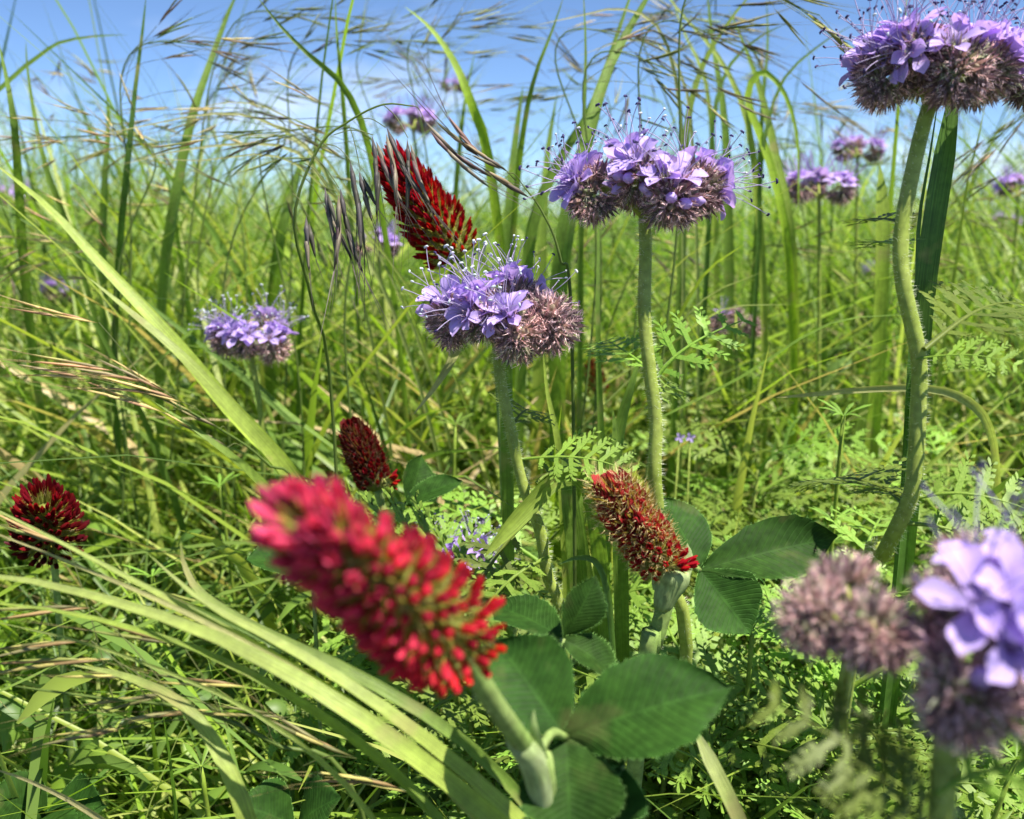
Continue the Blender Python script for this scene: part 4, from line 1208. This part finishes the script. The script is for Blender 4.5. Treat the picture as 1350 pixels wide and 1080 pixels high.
# generic panicles: base px/depth, tip px, wind
gen = [  # tip px,py,depth, base shift px, out dir, tone, label
    (300, 60, .62, -120, (1, 0, .15), 4, 'dark brome panicle slanting up against the sky at upper left'),
    (420, 20, .70, -160, (1, 0, .2), 0, 'brome panicle spreading along the top edge left of centre'),
    (240, 150, .66, 60, (-1, 0, -.1), 3, 'straw brome panicle blown left across the skyline at left'),
    (330, 175, .55, 130, (-1, 0, -.15), 3, 'pale brome panicle bent level above the left meadow'),
    (150, 190, .72, 120, (-1, 0, -.1), 2, 'green brome panicle nodding left below the clouds at left'),
    (60, 180, .62, 100, (-1, 0, 0), 3, 'brome panicle at the left edge with long level spikelets'),
    (480, 60, .72, -90, (.6, .1, .3), 0, 'loose brome panicle above the drooping dark spikelets'),
    (560, 60, .85, -40, (.7, 0, .2), 5, 'green brome panicle at top centre against blue sky'),
    (650, 40, .75, -80, (.8, 0, .1), 2, 'brome panicle reaching right at top centre'),
    (700, 120, .80, 60, (-.8, 0, .1), 0, 'brome panicle leaning left above the upper crimson spike'),
    (620, 150, .95, 20, (.3, 0, .3), 5, 'hazy brome panicle behind the upper crimson spike'),
    (880, 60, .62, -90, (1, 0, -.25), 4, 'dark brome panicle hanging right above the central lilac head'),
    (930, 110, .58, -150, (1, 0, -.4), 0, 'long brome panicle trailing right beside the central lilac head'),
    (1000, 70, .60, -160, (1, 0, -.4), 4, 'brome panicle with dark scales between the two tallest lilac heads'),
    (1080, 20, .52, -200, (1, 0, -.45), 2, 'brome panicle bending down in front of the sky left of the top right head'),
    (960, 20, .80, -60, (1, 0, -.1), 3, 'straw brome panicle along the top edge right of centre'),
    (830, 20, .85, 60, (-.9, 0, 0), 3, 'pale brome spikelets pointing left at top edge right of centre'),
    (1120, 150, .85, -60, (.7, 0, -.2), 3, 'faded brome panicle below the top right lilac head'),
    (1300, 190, .60, 60, (-.6, 0, -.6), 4, 'dark brome spikelets hanging under the bud cluster at right edge'),
    (1290, 280, .9, -40, (.6, 0, .1), 2, 'soft brome panicle at right edge near the horizon'),
    (30, 320, .66, 120, (-1, 0, -.1), 3, 'brome panicle lying left at mid height by the left edge'),
    (180, 270, .8, 60, (-.8, 0, .1), 2, 'brome panicle in the soft left meadow'),
    (430, 330, .62, -30, (.3, 0, -.7), 0, 'brome panicle drooping left of the dark hanging spikelets'),
    (760, 300, .7, 30, (-.4, 0, -.4), 2, 'brome panicle just left of the central lilac head'),
    (920, 330, .8, -20, (.5, 0, -.3), 2, 'brome panicle below and right of the central lilac head'),
    (1100, 330, .8, -40, (.8, 0, -.2), 2, 'brome panicle in mid grass left of the tall right stem'),
    (370, 120, .8, -40, (.6, 0, .1), 0, 'brome panicle against low cloud left of centre'),
    (520, 110, 1.0, 10, (-.5, 0, .2), 5, 'distant brome panicle by the blurred lilac head'),
    (990, 190, .9, 20, (-.5, 0, -.1), 5, 'green brome panicle behind the central lilac stamens'),
    (1240, 330, .75, -20, (.8, .1, -.1), 2, 'brome panicle right of the tall right stem at mid height'),
]
for i, (px, py, d, bx, od, tone, lab) in enumerate(gen):
    tip = P(px, py, d)
    od = np.array(od)
    base = down(P(px - 0, 700, d + .05)); base[0] += bx / FPX * d * 1.6
    mid = base * .45 + tip * .55; mid[2] = tip[2] * .72; mid[0] = base[0] + (tip[0] - base[0]) * .35
    pre = tip - nrm(od + np.array([0, 0, .25])) * .07; pre[2] = max(pre[2], tip[2] - .01)
    brome(lab, [base, mid, pre, tip], 7, od, spl=random.uniform(.022, .03), col=None if i % 3 == 0 else SPC[tone], seed=60 + i, gravity=.28)

# ------------------------------------------------------------------ feathery rosettes and cleavers, lower right
feather = [
    (1075, 790, .50, 'left of the blurred bud cluster'), (1180, 880, .46, 'between the two nearest blurred heads'), (1060, 900, .48, 'under the blurred bud cluster'), (1300, 960, .50, 'behind the nearest lilac head, at its foot'),
    (1150, 985, .44, 'at lower right beside the thin bud stalk'), (960, 990, .46, 'right of the dull olive blade'), (1010, 1060, .43, 'at the bottom edge right of the olive blade'), (880, 1010, .45, 'just behind the nearest trefoil leaf'),
    (1260, 730, .55, 'above the nearest lilac head'), (1330, 640, .62, 'at the right edge under the slanting stalk'), (1120, 690, .60, 'at the foot of the tall right stem'), (1000, 620, .66, 'in grass above the dark trefoil'),
    (640, 770, .46, 'right of the low flowers behind the largest spike'), (680, 830, .44, 'under the stem of the middle lilac head'), (940, 560, .75, 'beside the two tiny pale flowers'), (1250, 600, .66, 'right of the tall right stem under the level blade'),
    (720, 720, .52, 'behind the middle flower stem'), (1330, 850, .52, 'at the right edge behind the nearest head'), (1080, 1060, .40, 'at the bottom edge below the bud cluster'), (560, 960, .5, 'under the largest crimson spike'),
    (1220, 1040, .42, 'in front of the nearest thick stem'), (900, 910, .50, 'under the half-open crimson spike'), (770, 930, .46, 'behind the cupped clover leaflet'), (1140, 790, .42, 'directly behind the blurred bud cluster'),
    (1240, 830, .44, 'in the gap left of the nearest lilac head'), (1000, 850, .50, 'below the dark trefoil by the forked cleavers')]
for i, (px, py, d, rows) in enumerate(feather):
    random.seed(200 + i)
    tp = P(px, py, d); b = down(tp, (0, .02))
    lab = 'young feathery-leaved plant ' + rows
    rt = thing('feathery_plant', b, lab, 'plant', 'young feathery plants')
    mb = MB(); mb.tube(crom([b, (b + tp) / 2 + jit(.004), tp], 8), .0012, 5); part('stem', mb, M['stem'], rt, b)
    for k in range(11):
        a = k * 2.4 + random.uniform(-.4, .4)
        h = random.uniform(.35, 1.0)
        p = b + (tp - b) * h
        el = random.uniform(.15, .8) + .3 * (h > .9)
        dv = np.array([math.cos(a), math.sin(a), el])
        link('leaf', random.choice(FERN), rt, frame(p, dv, (0, -.5, 1), random.uniform(.06, .105), b))


def cleaver_whorl(seed):
    random.seed(seed)
    mb = MB()
    for k in range(8):
        a = 2 * math.pi * k / 8 + random.uniform(-.15, .15)
        rd = np.array([math.cos(a), math.sin(a), 0]); el = random.uniform(.5, .9)
        pts = [rd * (.03 + t * .95) + np.array([0, 0, el * t - .35 * t * t]) for t in (0, .35, .7, 1.0)]
        mb.ribbon(pts, [.04, .13, .17, .03], np.cross(rd, [0, 0, 1]), .25, np.full(3, random.uniform(.8, 1.15)))
    return mb.mesh('leaf_whorl', M['cleaver'])


WHORL = [cleaver_whorl(1), cleaver_whorl(2)]
cle = [(1112, 548, .48, 'cleavers sprig with a dark whorled tip left of the tall right stem'), (872, 705, .5, 'cleavers sprig behind the half-open crimson spike'), (992, 830, .42, 'forked cleavers stem with leaf whorls below the dark trefoil'),
       (1105, 640, .55, 'cleavers stem standing in feathery leaves at right'), (1090, 960, .40, 'cleavers sprig low down at lower right'), (1340, 1000, .36, 'cleavers shoot in the lower right corner'), (600, 560, .62, 'cleavers stem in mid grass under the middle lilac head'),
       (290, 640, .60, 'cleavers shoot left of the largest crimson spike tip'), (265, 1010, .40, 'little cleavers shoot near the lower left bottom edge'), (1000, 500, .72, 'cleavers stem in soft grass right of the central stem'), (200, 760, .50, 'cleavers shoot behind the sweeping blades at left'), (960, 720, .55, 'cleavers sprig behind the dark trefoil leaf')]
for i, (px, py, d, lab) in enumerate(cle):
    random.seed(300 + i)
    tp = P(px, py, d); b = down(tp, (random.uniform(-.02, .02), .03))
    rt = thing('cleavers', b, lab, 'plant', 'cleavers shoots')
    pts = crom([b, (b * .5 + tp * .5) + jit(.006), tp], 12)
    mb = MB(); mb.tube(pts, .0011, 4, (.75, .85, .55)); part('stem', mb, M['stem'], rt, b)
    n = max(3, int(np.linalg.norm(tp - b) / .032))
    for k in range(n):
        t = (k + 1) / n
        p = pts[min(11, int(t * 11))]
        link('leaf_whorl', random.choice(WHORL), rt, frame(p, nrm(jit()) * np.array([1, 1, 0]) + np.array([0, .001, 0]), (0, 0, 1), .017 * (1.1 - .35 * t) if k < n - 1 else .014, b))
# pale specks: two tiny lilac weed flowers
for px, py, lab in ((896, 577, 'left one of two tiny pale lilac weed flowers beside the central stem'), (910, 577, 'right one of two tiny pale lilac weed flowers beside the central stem')):
    t = P(px, py, .62); b = down(t)
    rt = thing('tiny_flower', b, lab, 'flower', 'tiny pale weed flowers')
    mb = MB(); mb.tube(crom([b, (b + t) / 2 + jit(.003), t], 6), .0006, 4); part('stem', mb, M['stem'], rt, b)
    for k in range(4):
        a = k * math.pi / 2 + .4
        link('petal', PETAL, rt, frame(t, RGT * math.cos(a) + UPV * math.sin(a) + S_ * .3, S_, .0036, b))


# ------------------------------------------------------------------ the uncountable meadow
def field(n, d0, d1, spread, seed, power=1.0):
    r = np.random.default_rng(seed)
    d = d0 + (d1 - d0) * r.random(n) ** power
    x = (r.random(n) * 2 - 1) * (d * .52 * spread + .12)
    return np.stack([x, d], 1), r


def blade_stuff(name, label, N, d0, d1, hrange, wrange, palette, seed, K=5, power=.7, wind=(-.15, 0.0), curl=(.1, .6), check=True, across3=False, zcap=None, lmax=.35, clump=.1):
    pos, r = field(N, d0, d1, 1.35, seed, power)
    h = hrange[0] + (hrange[1] - hrange[0]) * r.beta(2.2, 2.2, N)
    w = r.uniform(wrange[0], wrange[1], N)
    # the sward grows in taller and shorter clumps
    cl = np.sin(pos[:, 0] * 2.3 + 1.7 * np.sin(pos[:, 1] * 1.1)) * np.cos(pos[:, 1] * 1.7 + 1.3 * np.sin(pos[:, 0] * 1.9)) + .6 * np.sin(pos[:, 0] * 6.1 + pos[:, 1] * 3.7)
    h = h * (1 + clump * cl)
    az = r.uniform(0, 2 * np.pi, N)
    dirv = np.stack([np.cos(az) + wind[0] * 2, np.sin(az) + wind[1] * 2], 1)
    dirv /= np.linalg.norm(dirv, axis=1, keepdims=True) + 1e-9
    lean = r.uniform(.0, lmax, N); cu = r.uniform(curl[0], curl[1], N)
    dro = r.uniform(0, .45, N) * cu
    t = np.linspace(0, 1, K + 1)[None, :]
    off = h[:, None] * (lean[:, None] * t + cu[:, None] * t ** 2.4)
    z = h[:, None] * (t - dro[:, None] * t ** 3)
    cen = np.stack([pos[:, :1] + dirv[:, :1] * off, pos[:, 1:] + dirv[:, 1:] * off, z - .004], 2)
    if check:
        ok = clear(cen)
        if zcap is not None:
            px, py, d = proj(cen.reshape(-1, 3)); ok &= ~((py < zcap(d)) & (d > 0)).reshape(N, K + 1).any(1)
        cen = cen[ok]; w = w[ok]; r_az = az[ok]; dv = dirv[ok]
    else:
        r_az = az; dv = dirv
    n = len(cen)
    fa = np.arctan2(dv[:, 1], dv[:, 0]) + np.pi / 2 + r.normal(0, .6, n)
    side = np.stack([np.cos(fa), np.sin(fa), r.normal(0, .15, n)], 1)[:, None, :]
    prof = np.clip(1.15 - np.linspace(0, 1, K + 1) ** 2.2 * 1.13, .02, 1)[None, :, None] * np.clip(.55 + np.linspace(0, 1, K + 1) * 1.5, 0, 1)[None, :, None]
    hw = w[:, None, None] * .5 * prof
    L = cen - side * hw; Rr = cen + side * hw
    pal = np.array(palette); ci = r.integers(0, len(pal), n)
    patch = np.sin(cen[:, 0, 0] * 3.1 + 2 * np.sin(cen[:, 0, 1] * 1.3)) * np.sin(cen[:, 0, 1] * 2.3 + cen[:, 0, 0])
    base = pal[ci] * r.uniform(.75, 1.25, (n, 1)) * (1 + np.array([.28, .14, .1]) * patch[:, None])
    if across3:
        nn = np.stack([-side[:, 0, 1], side[:, 0, 0], np.full(n, .2)], 1)[:, None, :]
        Mid = cen + nn * hw * .35
        v = np.stack([L, Mid, Rr], 2).reshape(n, (K + 1) * 3, 3); A = 3
    else:
        v = np.stack([L, Rr], 2).reshape(n, (K + 1) * 2, 3); A = 2
    col = np.repeat(base[:, None, :], (K + 1) * A, 1)
    nv = (K + 1) * A
    q = []
    for i in range(K):
        for a in range(A - 1):
            q.append((i * A + a, i * A + a + 1, (i + 1) * A + a + 1, (i + 1) * A + a))
    q = np.array(q)
    fl = (q[None] + (np.arange(n) * nv)[:, None, None]).reshape(-1)
    me = bpy.data.meshes.new(name)
    vv = v.reshape(-1, 3)
    finish_mesh(me, vv, fl, np.full(len(fl) // 4, 4, np.int32), col.reshape(-1, 3), np.zeros_like(vv), None, M['stuff'])
    o = link(name, me)
    return tag(o, label, 'grass', None, 'stuff')


def scatter_stuff(name, label, cat, temps, pos, yd, zd, sc, cols, mats, check=True):
    """temps: list of MB templates; placed copies joined into one mesh"""
    n = len(pos)
    V = []; F = []; Ln = []; Cc = []; off = 0
    tv = [np.concatenate(t.v) for t in temps]; tcs = [np.concatenate(t.c) for t in temps]
    tf = [(np.array([i for q in t.f for i in q]), np.array([len(q) for q in t.f])) for t in temps]
    ok = clear((pos[:, None, :] + yd[:, None, :] * sc[:, None, None] * np.array([0, .5, 1.0])[None, :, None])) if check else np.ones(n, bool)
    for i in range(n):
        if not ok[i]: continue
        k = i % len(temps)
        y = nrm(yd[i]); x = nrm(np.cross(y, zd[i])); z = np.cross(x, y)
        V.append(tv[k] @ np.stack([x, y, z]) * sc[i] + pos[i])
        F.append(tf[k][0] + off); Ln.append(tf[k][1]); Cc.append(tcs[k] * cols[i]); off += len(tv[k])
    me = bpy.data.meshes.new(name)
    vv = np.concatenate(V)
    finish_mesh(me, vv, np.concatenate(F), np.concatenate(Ln), np.concatenate(Cc), np.zeros_like(vv), None, mats)
    return tag(link(name, me), label, cat, None, 'stuff')


PAL = [(.165, .275, .042), (.22, .335, .05), (.10, .195, .035), (.28, .375, .065), (.15, .255, .055), (.32, .395, .11), (.20, .335, .035), (.075, .145, .03)]
PALD = PAL + [(.34, .32, .14), (.40, .34, .18)]
blade_stuff('foreground_grass', 'low mixed grass blades filling the front of the meadow', 7000, .34, 1.0, (.05, .24), (.0018, .0065), PAL, 1, K=6, across3=True, power=.8, curl=(.2, 1.0), zcap=lambda d: 560 + 0 * d)
blade_stuff('meadow_grass', 'tall green meadow grass behind the flowers', 8000, .62, 2.2, (.14, .42), (.003, .012), PALD, 2, K=6, across3=True, power=.7, curl=(.15, 1.1), lmax=.6)
blade_stuff('tall_grass', 'taller grass blades standing against the sky', 4200, .75, 4.0, (.34, .66), (.0025, .009), PAL, 7, K=6, across3=True, power=.6, curl=(.05, .7), clump=.15)
blade_stuff('grass_wall', 'crowded arching grass rising to the skyline behind the flowers', 6000, .85, 2.6, (.34, .60), (.0025, .007), PAL, 8, K=6, across3=True, power=.9, curl=(.2, 1.1), clump=.18)
blade_stuff('broad_grass', 'broad lax leaves flopping between the meadow grasses', 1700, .6, 2.0, (.12, .34), (.008, .017), PAL, 9, K=7, across3=True, power=.8, curl=(.5, 1.5), lmax=.8)
blade_stuff('far_grass', 'soft far grass reaching back to the horizon', 20000, 2.0, 9.0, (.20, .50), (.006, .016), PALD, 3, K=4, power=.75, check=False, clump=.24)
blade_stuff('distant_grass', 'hazy distant grass along the horizon', 18000, 8.0, 60.0, (.15, .48), (.02, .05), PALD, 4, K=3, power=.6, check=False, clump=.28)

# small broad leaves of the undergrowth
lt = []
for k in range(3):
    m = MB(); leaflet(m, (0, 0, 0), (0, 1, 0), .42 + .1 * k, (1, 0, 0), cup=.2, arch=.12, seed=k)
    # thin version of the leaf grid for the mass
    m2 = MB()
    ws = [.06, .34, .46, .40, .04] if k < 2 else [.05, .24, .30, .22, .03]
    m2.ribbon([(0, t, .18 * math.sin(t * 3)) for t in (0, .28, .55, .8, 1.0)], ws, (1, 0, 0), .3)
    lt.append(m2)


def scat(n, d0, d1, zr, seed, xr=None):
    pos, r = field(n, d0, d1, 1.3, seed, .75)
    z = r.uniform(zr[0], zr[1], n) * r.random(n) ** .5
    p = np.stack([pos[:, 0], pos[:, 1], z], 1)
    if xr is not None:
        px, _, _ = proj(p)
        k = (px > xr[0]) & (px < xr[1]); p = p[k]; n = len(p)
    az = r.uniform(0, 6.283, n)
    y = np.stack([np.cos(az), np.sin(az), r.uniform(-.25, .9, n)], 1); y /= np.linalg.norm(y, axis=1, keepdims=True)
    zd = np.stack([r.normal(0, .35, n), r.normal(0, .35, n), np.ones(n)], 1)
    return p, y, zd, r


p, y, zd, r = scat(7000, .36, 1.6, (.01, .19), 21, (-900, 900))
cols = np.array(PAL)[r.integers(0, len(PAL), len(p))] * r.uniform(.7, 1.2, (len(p), 1))
scatter_stuff('undergrowth', 'small green leaves of the undergrowth close to the soil', 'plants', lt, p, y, zd, r.uniform(.014, .042, len(p)), cols, M['stuff'])
p, y, zd, r = scat(7000, .8, 3.5, (.02, .30), 22)
cols = np.array(PAL)[r.integers(0, len(PAL), len(p))] * r.uniform(.7, 1.2, (len(p), 1))
scatter_stuff('far_undergrowth', 'blurred small leaves between the mid meadow grasses', 'plants', lt, p, y, zd, r.uniform(.02, .05, len(p)), cols, M['stuff'], False)
p, y, zd, r = scat(230, .40, 1.1, (.02, .15), 23, (600, 1500))
cols = np.array([(.13, .24, .03), (.22, .34, .05), (.29, .40, .07)])[r.integers(0, 3, len(p))] * r.uniform(.6, 1.15, (len(p), 1))
scatter_stuff('feathery_undergrowth', 'mass of finely cut feathery leaves covering the soil at right', 'plants', FERNMB, p, y, zd, r.uniform(.06, .11, len(p)), cols, M['stuff'])
# spikelets of the countless grasses further back
pos, r = field(2200, .75, 4.0, 1.3, 31, .7)
n = len(pos)
p = np.stack([pos[:, 0], pos[:, 1], r.uniform(.32, .58, n)], 1)
y = np.stack([r.normal(-.15, .8, n), r.normal(0, .4, n), r.normal(.0, .4, n)], 1); y /= np.linalg.norm(y, axis=1, keepdims=True)
cols = np.array(SPC)[r.integers(0, len(SPC), n)] * r.uniform(.8, 1.2, (n, 1))
scatter_stuff('grass_spikelets', 'countless awned grass spikelets over the mid meadow', 'grass', SPMB, p, y, r.normal(0, 1, (n, 3)), r.uniform(.022, .034, n), cols, M['stuff'])
